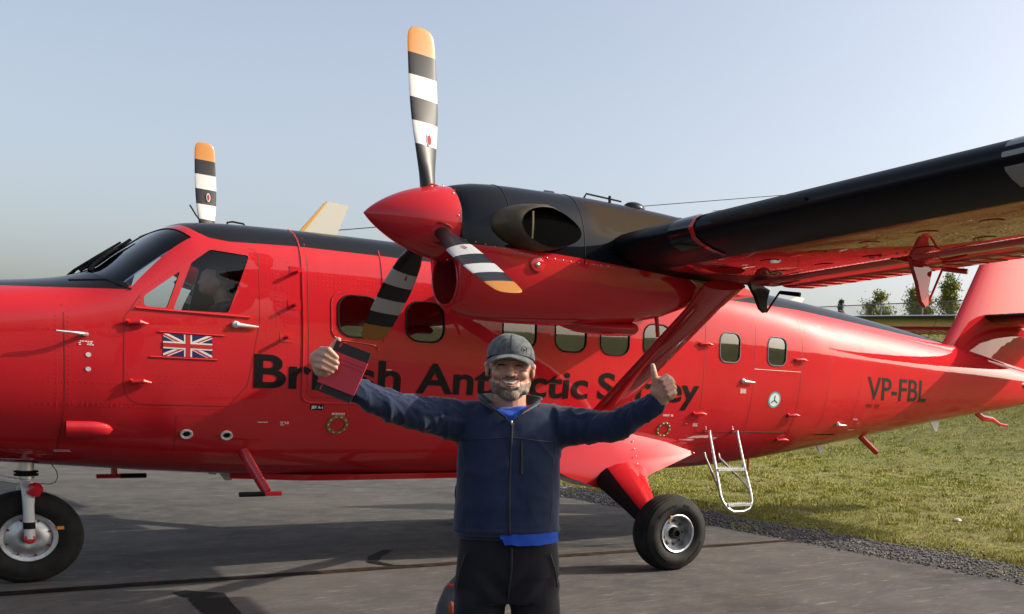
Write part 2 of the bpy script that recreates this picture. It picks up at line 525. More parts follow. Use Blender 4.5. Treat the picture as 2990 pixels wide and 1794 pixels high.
def tree(x, y, h, r, label, seed, leaves=2600, conifer=False, name='birch_tree'):
    rr = random.Random(seed); z0 = hz(min(x, 199), y) - .1
    root = empty(name, (x, y, z0)); tag(root, label, 'tree', 'trees behind the fence')
    tb = MB()
    trunk = [Vector((x + .12 * math.sin(i * 1.3 + seed), y + .12 * math.cos(i * 1.7 + seed), z0 + h * i / 8)) for i in range(9)]
    tb.tube(trunk, [.10 * (1 - i / 9.5) + .012 for i in range(9)], 7)
    V = []; Fc = []; centres = []
    if conifer:
        for k in range(60):
            f_ = rr.uniform(.06, 1); a = rr.uniform(0, 6.28); rad = r * (1.05 - f_) * rr.uniform(.5, 1)
            p = Vector((x, y, z0 + h * f_)); e = p + Vector((math.cos(a) * rad, math.sin(a) * rad, -.15 * rad))
            tb.tube([p, e], [.02, .006], 4); centres += [(p.lerp(e, q), .12) for q in (.3, .5, .7, .9, 1)]
    else:
        for k in range(26):
            f_ = rr.uniform(.25, .95); a = rr.uniform(0, 6.28); rad = r * (1.15 - .75 * f_) * rr.uniform(.5, 1.1)
            p = Vector((x, y, z0 + h * f_)); m_ = p + Vector((math.cos(a) * rad * .5, math.sin(a) * rad * .5, rad * .45)); e = p + Vector((math.cos(a) * rad, math.sin(a) * rad, rad * .75))
            tb.tube([p, m_, e], [.035 * (1.1 - f_), .02 * (1.1 - f_), .006], 5)
            for q in (.4, .6, .8, 1.0):
                c = p.lerp(m_, q * 2) if q < .5 else m_.lerp(e, (q - .5) * 2)
                centres.append((c, rr.uniform(.16, .34) * (1.2 - .4 * f_)))
            for _ in range(2):
                e2 = m_ + Vector((rr.uniform(-.5, .5), rr.uniform(-.5, .5), rr.uniform(0, .6))) * rad
                tb.tube([m_, e2], [.015, .005], 4); centres += [(m_.lerp(e2, .6), .2), (e2, .22)]
        centres += [(trunk[-1], .2), (trunk[-1] + Vector((0, 0, .2)), .12)]
    per = max(3, int(1.7 * leaves) // len(centres))
    for c, cr in centres:
        for _ in range(per):
            d = Vector((rr.gauss(0, 1), rr.gauss(0, 1), rr.gauss(0, .9))) * cr * .62
            p = c + d; s = rr.uniform(.035, .07); u = Vector((rr.gauss(0, 1), rr.gauss(0, 1), rr.gauss(0, 1))).normalized()
            w_ = u.cross(Vector((rr.gauss(0, 1), rr.gauss(0, 1), rr.gauss(0, 1)))).normalized()
            n = len(V); V += [p + u * s, p + w_ * s * .7, p - u * s, p - w_ * s * .7]; Fc.append((n, n + 1, n + 2, n + 3))
    add('trunk', tb.mesh(), BARK, root)
    add('crown', mesh_from(V, Fc, False), NEEDLE if conifer else LEAF, root)
tree(46, 34.0, 3.0, 1.25, 'round leafy birch behind the fence, left of the flap hinge bracket', 1, 3600)
tree(45.6, 30.2, 3.0, 1.15, 'bushy birch behind the fence, directly left of the flap hinge bracket', 5, 3800)
tree(46, 28.3, 4.1, .95, 'tallest birch behind the fence, right of the flap hinge bracket', 9, 3600)
tree(45, 35.9, 2.7, .42, 'small thin conifer at the left end of the trees behind the fence', 3, 1500, True, 'conifer_tree')
tree(47, 24.6, 2.1, .6, 'low sapling behind the fence beside the tail fin', 12, 900)
tree(45, 38.9, 2.1, .6, 'low sapling behind the fence above the cabin roof', 14, 800)

def wood():
    """the wood across the field that the glossy paint mirrors"""
    V = []; Fc = []
    rr = random.Random(4)
    for k in range(760):
        a = math.radians(rr.uniform(-195, 14)); d = rr.uniform(120, 175)
        if -20 < math.degrees(a) < 14: d += 60
        x, y = 6 + d * math.cos(a), -4 + d * math.sin(a)
        h = rr.uniform(2.0, 4.4); r = rr.uniform(1.3, 2.6); n = len(V)
        for lv, (f_, q) in enumerate(((.0, .75), (.35, 1.0), (.62, .75), (.86, .35))):
            for j in range(7):
                b = j * .8976 + rr.uniform(-.2, .2); e = r * q * rr.uniform(.75, 1.2)
                V.append((x + e * math.cos(b), y + e * math.sin(b), h * f_))
        V.append((x, y, h))
        for lv in range(3):
            for j in range(7):
                Fc.append((n + lv * 7 + j, n + lv * 7 + (j + 1) % 7, n + lv * 7 + 7 + (j + 1) % 7, n + lv * 7 + 7 + j))
        for j in range(7): Fc.append((n + 21 + j, n + 21 + (j + 1) % 7, n + 28))
    o = add('distant_wood', mesh_from(V, Fc, False), NEEDLE)
    tag(o, 'dark far-off wood across the airfield', 'wood', kind='stuff')
wood()

# ------------------------------------------------------------------ the airplane
PLANE = empty('airplane', (5.5, 0, 0))
tag(PLANE, 'red twin-engine propeller airplane with black top and high wing parked on the apron', 'airplane')

# station, z bottom, z top, half width, height of greatest width, upper and lower roundness
ST = np.array([
    [-0.75, 1.42, 1.52, .06, 1.47, 2.0, 2.0], [-0.60, 1.27, 1.68, .24, 1.49, 2.0, 2.0], [-0.20, 1.13, 1.88, .44, 1.55, 2.1, 2.1],
    [0.50, 1.03, 2.03, .60, 1.68, 2.2, 2.2], [1.30, 0.97, 2.15, .72, 1.80, 2.4, 2.3], [2.00, 0.915, 2.235, .81, 1.92, 2.5, 2.4],
    [2.35, 0.885, 2.295, .845, 1.98, 2.6, 2.4], [2.55, 0.868, 2.375, .865, 2.03, 2.8, 2.45], [2.75, 0.85, 2.545, .88, 2.08, 3.4, 2.45],
    [2.95, 0.835, 2.705, .89, 2.11, 4.0, 2.5], [3.10, 0.825, 2.775, .895, 2.13, 4.2, 2.5], [3.40, 0.805, 2.808, .90, 2.15, 4.4, 2.5],
    [4.00, 0.788, 2.83, .905, 2.15, 4.4, 2.5], [5.00, 0.77, 2.845, .905, 2.15, 4.2, 2.5], [7.00, 0.765, 2.855, .905, 2.15, 4.0, 2.5],
    [8.00, 0.79, 2.86, .90, 2.15, 3.4, 2.5], [8.80, 0.85, 2.85, .885, 2.14, 2.8, 2.45], [9.20, 0.90, 2.83, .875, 2.13, 2.5, 2.4],
    [10.0, 1.01, 2.775, .79, 2.09, 2.35, 2.3], [11.0, 1.16, 2.68, .66, 2.06, 2.25, 2.25], [12.0, 1.31, 2.57, .53, 2.03, 2.2, 2.2],
    [13.0, 1.455, 2.44, .40, 2.02, 2.2, 2.2], [14.0, 1.58, 2.30, .28, 2.0, 2.2, 2.2], [15.0, 1.74, 2.16, .16, 1.98, 2.0, 2.0], [15.6, 1.86, 2.06, .08, 1.97, 2.0, 2.0]])
_cache = {}
def pch(x, xs, ys):
    h = np.diff(xs); d = np.diff(ys) / h; m = np.zeros(len(xs)); m[0] = d[0]; m[-1] = d[-1]
    for i in range(1, len(xs) - 1):
        if d[i - 1] * d[i] > 0:
            w1 = 2 * h[i] + h[i - 1]; w2 = h[i] + 2 * h[i - 1]; m[i] = (w1 + w2) / (w1 / d[i - 1] + w2 / d[i])
    i = int(np.clip(np.searchsorted(xs, x) - 1, 0, len(xs) - 2)); t = (x - xs[i]) / h[i]
    return float((2 * t**3 - 3 * t * t + 1) * ys[i] + (t**3 - 2 * t * t + t) * h[i] * m[i] + (-2 * t**3 + 3 * t * t) * ys[i + 1] + (t**3 - t * t) * h[i] * m[i + 1])
def sec(x):
    k = round(float(x), 4)
    if k not in _cache: _cache[k] = [pch(k, ST[:, 0], ST[:, j]) for j in range(1, 7)]
    return _cache[k]
def S(x, z):
    zb, zt, w, zc, nu, nl = sec(x)
    if z >= zc: t = min((z - zc) / (zt - zc), 1); n = nu
    else: t = min((zc - z) / (zc - zb), 1); n = nl
    return w * (1 - t**n)**(1 / n)
def on(x, z, off=0.0):
    """point on the port side skin"""
    e = .01; y = S(x, z); ny = 1.0; nx = -(S(x + e, z) - S(x - e, z)) / (2 * e); nz = -(S(x, z + e) - S(x, z - e)) / (2 * e)
    l = math.sqrt(nx * nx + 1 + nz * nz)
    return Vector((x + off * nx / l, -(y + off / l), z + off * nz / l))
def nrm(x, z):
    return (on(x, z, .1) - on(x, z, 0)).normalized()
def ringpts(x, off, N):
    zb, zt, w, zc, nu, nl = sec(x); P = []
    w = max(w - off, .005); zt -= off; zb += off
    if zt - zb < .02: zt = zb + .02
    zc = min(max(zc, zb + .005), zt - .005)
    for k in range(N):
        a = 2 * math.pi * k / N; c, s = math.cos(a), math.sin(a); n = nu if s >= 0 else nl; hh = (zt - zc) if s >= 0 else (zc - zb)
        P.append((x, w * math.copysign(abs(c)**(2 / n), c), zc + hh * math.copysign(abs(s)**(2 / n), s)))
    return P
XS = sorted(set([round(v, 3) for v in list(np.arange(-.75, 2.0, .09)) + list(np.arange(2.0, 3.6, .04)) + list(np.arange(3.6, 9.4, .08)) + list(np.arange(9.4, 15.6, .1)) + [15.6]]))
def shell(o1, o2, mi_in=1, xs=XS, N=112):
    """thick skin as one manifold: outer face front to back, inner face back to front"""
    mb = MB(); A_ = [ringpts(x, o1, N) for x in xs]; B_ = [ringpts(x, o2, N) for x in reversed(xs)]
    mb.loft(A_ + B_)
    n1 = (len(xs) - 1) * N
    for k in range(n1, len(mb.mi)): mb.mi[k] = mi_in
    mb.mi[-2] = 0
    return mb.mesh(fix=True)

def rrect(cx, cz, w, h, r, n=6):
    P = []
    for qx, qz, a0 in ((1, 1, 0), (-1, 1, 90), (-1, -1, 180), (1, -1, 270)):
        for k in range(n + 1):
            a = math.radians(a0 + 90 * k / n)
            P.append((cx + qx * (w / 2 - r) + r * math.cos(a), cz + qz * (h / 2 - r) + r * math.sin(a)))
    return P
def rpoly(pts, r, n=4):
    """round the corners of a polygon"""
    out = []; m = len(pts)
    for i in range(m):
        p = Vector(pts[i]); a = (Vector(pts[i - 1]) - p); b = (Vector(pts[(i + 1) % m]) - p)
        rr = min(r, a.length * .4, b.length * .4); A = p + a.normalized() * rr; B = p + b.normalized() * rr
        for k in range(n + 1):
            t = k / n; out.append(A * (1 - t)**2 + p * 2 * t * (1 - t) + B * t * t)
    return out
CW = MB()      # side window cutters
def side_cut(poly, sides=(-1, 1)):
    for s in sides:
        CW.loft([[(p[0], s * .45, p[1]) for p in poly], [(p[0], s * 1.2, p[1]) for p in poly]], mi=2)
CABX = [4.235, 4.778, 5.643, 6.162, 6.643, 7.135]
for x in CABX: side_cut(rrect(x, 2.142, .325, .332, .105))
for x in (8.068, 8.742): side_cut(rrect(x, 2.139, .275, .315, .085))
SIDEW = [(3.053, 2.436), (3.181, 2.549), (3.436, 2.533), (3.285, 2.090), (2.929, 2.082)]
TRI = [(2.751, 2.165), (2.981, 2.369), (2.892, 2.091), (2.753, 2.093)]
side_cut(rpoly(SIDEW, .02), (-1,)); side_cut(rpoly(TRI, .025))
side_cut(rpoly([(2.929, 2.082), (3.02, 2.45), (3.13, 2.61), (3.30, 2.60), (3.50, 2.54), (3.40, 2.09)], .02), (1,))  # starboard opening enlarged beyond the port one so bright sky shows through the cockpit
CUTS = [temp(CW.mesh(smooth=False))]
for s in (-1, 1):     # windscreen panes
    Q = [Vector(p) for p in ((2.44, .022, 2.355), (2.53, .70, 2.30), (2.685, .862, 2.225), (3.085, .80, 2.615), (2.985, .40, 2.69), (2.93, .022, 2.70))]
    Q = [Vector((p.x, s * p.y, p.z)) for p in Q]
    nq = (Q[4] - Q[0]).cross(Q[2] - Q[5]).normalized()
    if nq.z < 0: nq = -nq
    wm = MB(); wm.loft([[q - nq * .16 for q in Q], [q + nq * .16 for q in Q]], mi=2); CUTS.append(temp(wm.mesh(smooth=False)))

def boolean(me, op, cuts):
    for _ in range(3): me.materials.append(SEAL)
    for c in cuts:
        o = temp(me); b = o.modifiers.new('b', 'BOOLEAN'); b.object = c; b.operation = op; b.solver = 'EXACT'
        me = evaluated(o); drop(o)
    return me

def hull_material():
    m = mat('fuselage_paint', (.47, .015, .021), .45, coat=1.0, coat_rough=.012, spec=0)
    t = NT(m); X, Y, Z = t.xyz()
    b = t.curve(X, [(-1, 2.0), (1.0, 2.13), (2.67, 2.204), (2.70, 2.26), (2.85, 2.66), (2.97, 2.735), (3.05, 2.735), (3.15, 2.645), (3.3, 2.625), (3.8, 2.652), (5, 2.66), (9.2, 2.645), (10.3, 2.582), (11.4, 2.519), (12.3, 2.474), (12.75, 2.47), (12.9, 3.2), (16, 3.4)], -1, 16, 4)
    f = t.smooth(t.math('SUBTRACT', Z, b), -.002, .002)
    n = t.noise(1.3, 3, .5)
    red = t.mix(t.val(n, .35, .7), (.45, .0145, .021), (.505, .018, .025))
    grime = t.noise(3.5, 6, .65, t.mapping((.5, 1, 2.0)))
    low = t.smooth(Z, 1.25, .8)
    red = t.mix(t.math('MULTIPLY', t.math('MULTIPLY', t.val(grime, .45, .75), low), .45), red, (.26, .015, .016))
    strk = t.noise(5.0, 5, .7, t.mapping((3.0, 1, .25)))
    red = t.mix(t.math('MULTIPLY', t.val(strk, .52, .72), .25), red, (.36, .013, .017))
    t.base(t.mix(f, red, (.011, .012, .015)))
    t.l.new(t.math('SUBTRACT', 1.0, t.math('MULTIPLY', f, .45)), t.b.inputs['Coat Weight'])
    t.l.new(t.math('ADD', t.math('MULTIPLY', f, .10), .010), t.b.inputs['Coat Roughness'])
    w = t.noise(3.0, 2, .5, t.mapping((1, 1, .8))); w2 = t.noise(11, 2, .5)
    t.bump(t.mix(.12, w, w2), .16, .012, coat=True)
    return m
HULL = hull_material()
hull_me = boolean(shell(0, .03), 'DIFFERENCE', CUTS)
hull_me.set_sharp_from_angle(angle=math.radians(35))
FUS = add('fuselage', hull_me, [HULL, INTER, SEAL], PLANE)

bm = bmesh.new()
for c in CUTS:
    pane_me = boolean(shell(.008, .013, 0, XS if c is CUTS[0] else [x for x in XS if 2.2 < x < 3.4]), 'INTERSECT', [c]); bm.from_mesh(pane_me); bpy.data.meshes.remove(pane_me)
for c in CUTS: drop(c)
left = set(bm.verts); isl = []
while left:
    st = [left.pop()]; grp = set(st)
    while st:
        v = st.pop()
        for e in v.link_edges:
            w = e.other_vert(v)
            if w in left: left.discard(w); grp.add(w); st.append(w)
    isl.append(grp)
for grp in isl:
    idx = {v: i for i, v in enumerate(grp)}
    fs = [f for f in bm.faces if f.verts[0] in grp]
    me = mesh_from([v.co[:] for v in grp], [[idx[v] for v in f.verts] for f in fs], True, 35)
    cx = sum(v.co.x for v in grp) / len(grp); cz = sum(v.co.z for v in grp) / len(grp); sz = max(v.co.y for v in grp) - min(v.co.y for v in grp)
    nm = 'windscreen_pane' if sz > .5 else ('cockpit_window' if cx < 3.6 else 'cabin_window')
    add(nm, me, SCREEN if sz > .5 else GLASS if cx < 3.6 else CABGLASS, PLANE)
bm.free()

# window frames, floor and cockpit furniture
for x in CABX + [8.068, 8.742]:
    P = rrect(x, 2.142 if x < 7.5 else 2.139, .325 if x < 7.5 else .275, .332 if x < 7.5 else .315, .105 if x < 7.5 else .085, 5)
    mb = MB(); V = []
    for k in range(len(P) + 1):
        p = P[k % len(P)]; V.append(on(p[0], p[1], .001))
    mb.tube(V, .0075, 6, cap=False); add('window_seal', mb.mesh(), GREYP if x > 7.5 else SEAL, FUS)
mb = MB(); mb.box((2.5, -.60, 1.15), (8.8, .60, 1.18)); add('cabin_floor', mb.mesh(False), INTER, PLANE)
mb = MB(); mb.loft([ringpts(3.865, .034, 48), ringpts(3.885, .034, 48)]); add('cockpit_bulkhead', mb.mesh(False), COCK, PLANE)
mb = MB(); mb.box((2.50, -.72, 1.62), (2.62, .72, 2.10)); add('instrument_panel', mb.mesh(False), MBLK, PLANE)
for s in (-1, 1):
    mb = MB(); mb.box((3.20, s * .45 - .24, 1.45), (3.62, s * .45 + .24, 1.58)); mb.box((3.58, s * .45 - .24, 1.45), (3.70, s * .45 + .24, 2.16)); mb.box((3.60, s * .45 - .13, 2.18), (3.68, s * .45 + .13, 2.36))
    add('pilot_seat', mb.mesh(False), GREYP, PLANE)
    mb = MB(); mb.tube([(2.62, s * .45, 1.80), (2.80, s * .45, 1.86), (2.83, s * .45, 1.88)], .02, 8)
    mb.tube([(2.82, s * .45 - .17, 2.10), (2.83, s * .45 - .16, 1.93), (2.83, s * .45 - .05, 1.87), (2.83, s * .45 + .05, 1.87), (2.83, s * .45 + .16, 1.93), (2.82, s * .45 + .17, 2.10)], [.03, .022, .02, .02, .022, .03], 8)
    add('control_yoke', mb.mesh(), MBLK, PLANE)

# painted lettering -------------------------------------------------------------
def text_bm(s, bold=0.0, space=1.0):
    c = bpy.data.curves.new('t', 'FONT'); c.body = s; c.size = 1.0; c.offset = bold; c.space_character = space; c.resolution_u = 6
    o = bpy.data.objects.new('t', c); COL.link(o); me = evaluated(o); bpy.data.objects.remove(o); bpy.data.curves.remove(c)
    bm = bmesh.new(); bm.from_mesh(me); bpy.data.meshes.remove(me)
    return bm
def skin_bm(bm, x0, x1, z0, scale_z, name, m, parent, off=.0034, ymap=None, shear=0.0, step=.045):
    """stretch flat artwork to x0..x1 and lay it on the port side skin"""
    a = min(v.co.x for v in bm.verts); b = max(v.co.x for v in bm.verts)
    for v in bm.verts:
        u = (v.co.x - a) / (b - a); zz = v.co.y * scale_z
        v.co = Vector((x0 + (x1 - x0) * u + shear * zz, z0 + zz, 0))
    lo = [min(v.co[k] for v in bm.verts) for k in (0, 1)]; hi = [max(v.co[k] for v in bm.verts) for k in (0, 1)]
    for k in (0, 1):
        p = lo[k] + step
        while p < hi[k]:
            no = Vector((1, 0, 0)) if k == 0 else Vector((0, 1, 0))
            bmesh.ops.bisect_plane(bm, geom=bm.verts[:] + bm.edges[:] + bm.faces[:], plane_co=no * p, plane_no=no)
            p += step
    for v in bm.verts: v.co = on(v.co.x, v.co.y, off)
    bmesh.ops.recalc_face_normals(bm, faces=bm.faces)
    for f in bm.faces:
        f.smooth = True
        if f.normal.y > 0: f.normal_flip()
    me = bpy.data.meshes.new(name); bm.to_mesh(me); bm.free()
    return add(name, me, m, parent)
CAPH = .729
def words(s, x0, x1, z0, cap, m, bold=0.0, name='lettering', **k):
    return skin_bm(text_bm(s, bold), x0, x1, z0, cap / CAPH, name, m, FUS, **k)
for s, x0, x1 in (('British', 3.462, 4.582), ('Antarctic', 4.712, 6.372), ('Survey', 6.478, 7.690)):
    tag(words(s, x0, x1, 1.543, .262, BLETTER, .022), 'black word ' + s)
tag(words('VP-FBL', 10.40, 11.72, 1.655, .292, DLETTER, .012, shear=-.18), 'dark registration VP-FBL')
words('MSN', 10.42, 10.545, 1.545, .055, DLETTER, .0)
words('839', 10.60, 10.70, 1.545, .055, DLETTER, .0)
def patch(x0, x1, z0, z1, name, m, off=.002, n=6, poly=None, parent=None):
    bm = bmesh.new()
    P = poly if poly else [(x0, z0), (x1, z0), (x1, z1), (x0, z1)]
    bm.faces.new([bm.verts.new((p[0], p[1], 0)) for p in P])
    a = min(p[0] for p in P); b = max(p[0] for p in P); z = min(p[1] for p in P)
    for v in bm.verts: v.co.y -= z
    return skin_bm(bm, a, b, z, 1.0, name, m, parent or FUS, off)
patch(3.882, 3.984, 1.371, 1.416, 'placard', SEAL)
words('JET A-1', 3.890, 3.977, 1.384, .022, WLETTER, .03, off=.004)
# small white stencils (illegible blocks of print)
def stencil(x, z, w, h, rows=1, seed=0):
    r = random.Random(seed); V = []; Fc = []
    for k in range(rows):
        zz = z - k * h * 1.9; xx = x + r.uniform(0, w * .15); end = x + w - r.uniform(0, w * .15)
        while xx < end:
            ww = r.uniform(.006, .016)
            if r.random() < .86:
                n = len(V); V += [on(xx, zz, .003), on(xx + ww, zz, .003), on(xx + ww, zz + h, .003), on(xx, zz + h, .003)]; Fc.append((n, n + 1, n + 2, n + 3))
            xx += ww + .003
    tag(add('stencil_lines', mesh_from(V, Fc, False), WLETTER, FUS), kind='stuff')
for i, (x, z, w, h, rows) in enumerate(((2.36, 1.815, .09, .006, 3), (4.05, 1.345, .12, .006, 2), (3.50, 1.262, .09, .006, 1), (3.67, 1.265, .07, .006, 3), (7.28, 1.40, .13, .006, 2), (7.55, 1.31, .06, .006, 1), (7.68, 1.31, .07, .006, 3), (8.24, 1.70, .09, .007, 4), (10.25, 1.40, .10, .006, 2), (10.25, 1.26, .14, .006, 1), (8.0, 1.16, .06, .007, 2), (2.24, 1.03, .12, .005, 2), (4.43, 1.72, .07, .006, 1))):
    stencil(x, z, w, h, rows, i)

# flag ---------------------------------------------------------------------------
fx0, fx1, fz0, fz1 = 2.863, 3.176, 1.745, 1.906
FW, FH = fx1 - fx0, fz1 - fz0
FLAG = patch(fx0, fx1, fz0, fz1, 'flag', NAVY); tag(FLAG, 'blue, white and red flag painted under the cockpit window')
def clipbar(p0, p1, w, m, off, name):
    d = (Vector(p1) - Vector(p0)).normalized(); n = Vector((-d.y, d.x)) * w / 2
    P = [Vector(p0) - n - d, Vector(p1) - n + d, Vector(p1) + n + d, Vector(p0) + n - d]
    for ax, lim, keep in ((0, fx0, 1), (0, fx1, -1), (1, fz0, 1), (1, fz1, -1)):
        out = []
        for i in range(len(P)):
            a, b = P[i], P[(i + 1) % len(P)]; da, db = (a[ax] - lim) * keep, (b[ax] - lim) * keep
            if da >= 0: out.append(a)
            if da * db < 0: out.append(a + (b - a) * (da / (da - db)))
        P = out
    patch(0, 0, 0, 0, name, m, off, poly=[(p.x, p.y) for p in P])
cxm, czm = (fx0 + fx1) / 2, (fz0 + fz1) / 2
clipbar((fx0, fz0), (fx1, fz1), FH * .20, FLAGW, .0030, 'flag_stripe'); clipbar((fx0, fz1), (fx1, fz0), FH * .20, FLAGW, .0032, 'flag_stripe')
clipbar((fx0, fz0 - .004), (fx1, fz1 - .004), FH * .065, FLAGR, .0042, 'flag_stripe'); clipbar((fx0, fz1 - .004), (fx1, fz0 - .004), FH * .065, FLAGR, .0044, 'flag_stripe')
clipbar((cxm, fz0), (cxm, fz1), FH * .32, FLAGW, .0052, 'flag_stripe'); clipbar((fx0, czm), (fx1, czm), FH * .32, FLAGW, .0054, 'flag_stripe')
clipbar((cxm, fz0), (cxm, fz1), FH * .19, FLAGR, .0062, 'flag_stripe'); clipbar((fx0, czm), (fx1, czm), FH * .19, FLAGR, .0064, 'flag_stripe')

# round badge on the rear door -------------------------------------------------
def disc(x, z, r, name, m, off, rx=None, n=28, inner=None):
    rx = rx or r; V = [on(x + rx * math.cos(2 * math.pi * k / n), z + r * math.sin(2 * math.pi * k / n), off) for k in range(n)]
    if inner:
        V += [on(x + rx * inner * math.cos(2 * math.pi * k / n), z + r * inner * math.sin(2 * math.pi * k / n), off) for k in range(n)]
        F_ = [(k, (k + 1) % n, n + (k + 1) % n, n + k) for k in range(n)]
    else:
        V.append(on(x, z, off)); F_ = [(k, (k + 1) % n, n) for k in range(n)]
    return add(name, mesh_from(V, F_), m, FUS)
tag(disc(8.764, 1.601, .092, 'badge', TEAL, .002), 'round teal and white badge on the rear door')
disc(8.764, 1.601, .074, 'badge_ring', PALE, .0035)
for a in (90, 210, 330):
    ca, sa = math.cos(math.radians(a)), math.sin(math.radians(a))
    patch(0, 0, 0, 0, 'badge_bar', SEAL, .005, poly=[(8.764 + .055 * ca - .006 * sa, 1.596 + .055 * sa + .006 * ca), (8.764 + .006 * sa, 1.596 - .006 * ca), (8.764 + .055 * ca + .006 * sa, 1.596 + .055 * sa - .006 * ca)] if False else [(8.764 - .006 * sa, 1.596 + .006 * ca), (8.764 + .006 * sa, 1.596 - .006 * ca), (8.764 + .055 * ca + .006 * sa, 1.596 + .055 * sa - .006 * ca), (8.764 + .055 * ca - .006 * sa, 1.596 + .055 * sa + .006 * ca)])

# seams, rivets ------------------------------------------------------------------
def seam(pts, name='panel_seam', w=.005, m=DARKRED, off=.0012, bead=None):
    P = []
    for i in range(len(pts) - 1):
        a, b = Vector(pts[i]), Vector(pts[i + 1]); n = max(1, int((b - a).length / .05))
        P += [a.lerp(b, k / n) for k in range(n)]
    P.append(Vector(pts[-1]))
    if bead:
        mb = MB(); mb.tube([on(p.x, p.y, bead * .2) for p in P], bead, 6); add(name, mb.mesh(), m, FUS); return
    V = []; Fc = []
    for i, p in enumerate(P):
        t = (P[min(i + 1, len(P) - 1)] - P[max(i - 1, 0)]).normalized(); n = Vector((-t.y, t.x)) * w / 2
        V += [on(p.x + n.x, p.y + n.y, off), on(p.x - n.x, p.y - n.y, off)]
        if i: a = 2 * i; Fc.append((a - 2, a - 1, a + 1, a))
    add(name, mesh_from(V, Fc), m, FUS)
def arc(cx, cz, r, a0, a1, n=6): return [(cx + r * math.cos(math.radians(a0 + (a1 - a0) * k / n)), cz + r * math.sin(math.radians(a0 + (a1 - a0) * k / n))) for k in range(n + 1)]
# cockpit door
seam([(2.73, 2.17), (2.63, 2.0), (2.625, 1.55)] + arc(2.76, 1.52, .135, 180, 270) + [(3.30, 1.385), (3.42, 1.55)], 'door_seam')
seam([(3.42, 1.55), (3.50, 2.05), (3.50, 2.52)] + arc(3.44, 2.53, .06, 0, 90), 'door_seam', .004)
seam([(2.70, 2.075), (3.43, 2.068)], 'window_ledge', m=RED, bead=.011)
seam([(2.838, 1.916), (3.255, 1.916)], 'flag_holder_rail', m=RED, bead=.007)
seam([(2.782, 1.733), (3.21, 1.733)], 'flag_holder_rail', m=RED, bead=.007)
# forward cabin hatch
seam([(3.80, 2.80), (3.805, 2.5), (3.81, 2.1), (3.81, 1.56)] + arc(3.88, 1.50, .07, 180, 270) + [(4.5, 1.43)], 'hatch_bead', m=RED, bead=.007)
seam([(3.845, 2.78), (3.85, 1.60)] + arc(3.91, 1.53, .06, 180, 270) + [(4.5, 1.47)], 'panel_seam')
seam([(4.42, 2.70), (4.425, 2.36), (4.43, 1.95)], 'hatch_bead', m=RED, bead=.006)
seam(arc(4.11, 2.235, .09, 100, 180) + [(4.02, 2.05)] + arc(4.11, 2.03, .09, 180, 265) + [(4.3, 1.925)] + arc(4.34, 1.87, .05, 80, 0), 'hatch_bead', m=RED, bead=.005)
seam([(2.26, 2.18), (2.285, 2.0), (2.285, 1.4), (2.26, 1.0)], 'panel_seam', .006)
# rear door
seam([(7.735, 2.50), (7.735, 1.222), (9.16, 1.222)], 'door_seam', .007)
seam([(8.42, 2.48), (8.42, 1.22)], 'door_seam', .005)
seam([(9.13, 2.52), (9.13, 1.0)], 'door_seam', .009)
seam([(8.42, 1.93), (9.12, 1.93)], 'panel_seam', .004, WLETTER)
seam([(8.34, 1.230), (9.05, 1.230)], 'sill_strip', .008, STEEL, .002)
seam([(9.62, 2.30), (9.62, 1.28)], 'panel_seam', .005); seam([(10.22, 2.3), (10.22, 1.35)], 'panel_seam', .004)
seam([(9.62, 1.20), (10.05, 1.20)], 'vent_slot', .012, SEAL)
seam([(2.96, 1.30), (2.97, 1.02)], 'panel_seam', .004); seam([(2.97, 1.31), (3.40, 1.30)], 'panel_seam', .005, RED)

RV = MB()
def rivets(pts, step=.033, r=.0050, h=.0022):
    P = []
    for i in range(len(pts) - 1):
        a, b = Vector(pts[i]), Vector(pts[i + 1]); n = max(1, int((b - a).length / step)); P += [a.lerp(b, k / n) for k in range(n)]
    for p in P:
        q = on(p.x, p.y, .0004); n = nrm(p.x, p.y); u = Vector((1, 0, 0)); u = (u - n * u.dot(n)).normalized(); w = n.cross(u)
        V = [q + (u * math.cos(k * 1.2566) + w * math.sin(k * 1.2566)) * r for k in range(5)] + [q + n * h]
        RV.add(V, [(k, (k + 1) % 5, 5) for k in range(5)])
for x in (2.24, 2.31, 3.55, 3.62, 3.70, 4.52, 5.33, 5.39, 5.90, 6.40, 6.885, 6.93, 7.42, 7.50, 7.62, 7.70, 7.77, 8.38, 8.46, 9.10, 9.17, 9.58, 9.66, 10.2, 10.6, 11.0, 11.4, 11.8, 12.2): rivets([(x, 2.55 if x > 3.5 else 2.05), (x, 1.05 if x < 9 else 1.05 + (x - 9) * .15)])
for z in (1.365, 1.375, 1.89, 1.53): rivets([(2.1, z), (2.62, z)]); 
for z in (1.36, 1.385): rivets([(2.33, z), (3.80, z)], .028)
for z in (1.98, 1.60, 1.545): rivets([(2.65, z), (3.78, z)], .04)
for z in (2.36, 2.40, 2.44): rivets([(3.9, z), (7.7, z)], .03)
for z in (1.88, 1.545, 1.30): rivets([(4.0, z), (7.68, z)], .035)
for z in (1.88, 1.6, 1.45): rivets([(7.8, z), (9.1, z)], .035)
rivets([(3.30, 1.98), (3.05, 1.42)]); rivets([(3.42, 1.9), (3.15, 1.42)]); rivets([(3.28, 2.07), (3.45, 2.54), (3.2, 2.57), (3.04, 2.46), (2.74, 2.19), (2.72, 2.08)], .03)
rivets([(9.2, 2.5), (10.4, 2.34), (12.4, 2.06)], .03); rivets([(9.2, 2.2), (12.5, 2.0)], .05); rivets([(9.2, 1.75), (12.8, 1.85)], .05); rivets([(9.2, 1.4), (12.8, 1.7)], .05)
for k in range(3): rivets([(3.60 + .03 * k, 2.45), (3.62 + .03 * k, 2.0)], .03)
tag(add('rivets', RV.mesh(fix=False, sharp=None), RED, FUS), kind='stuff')

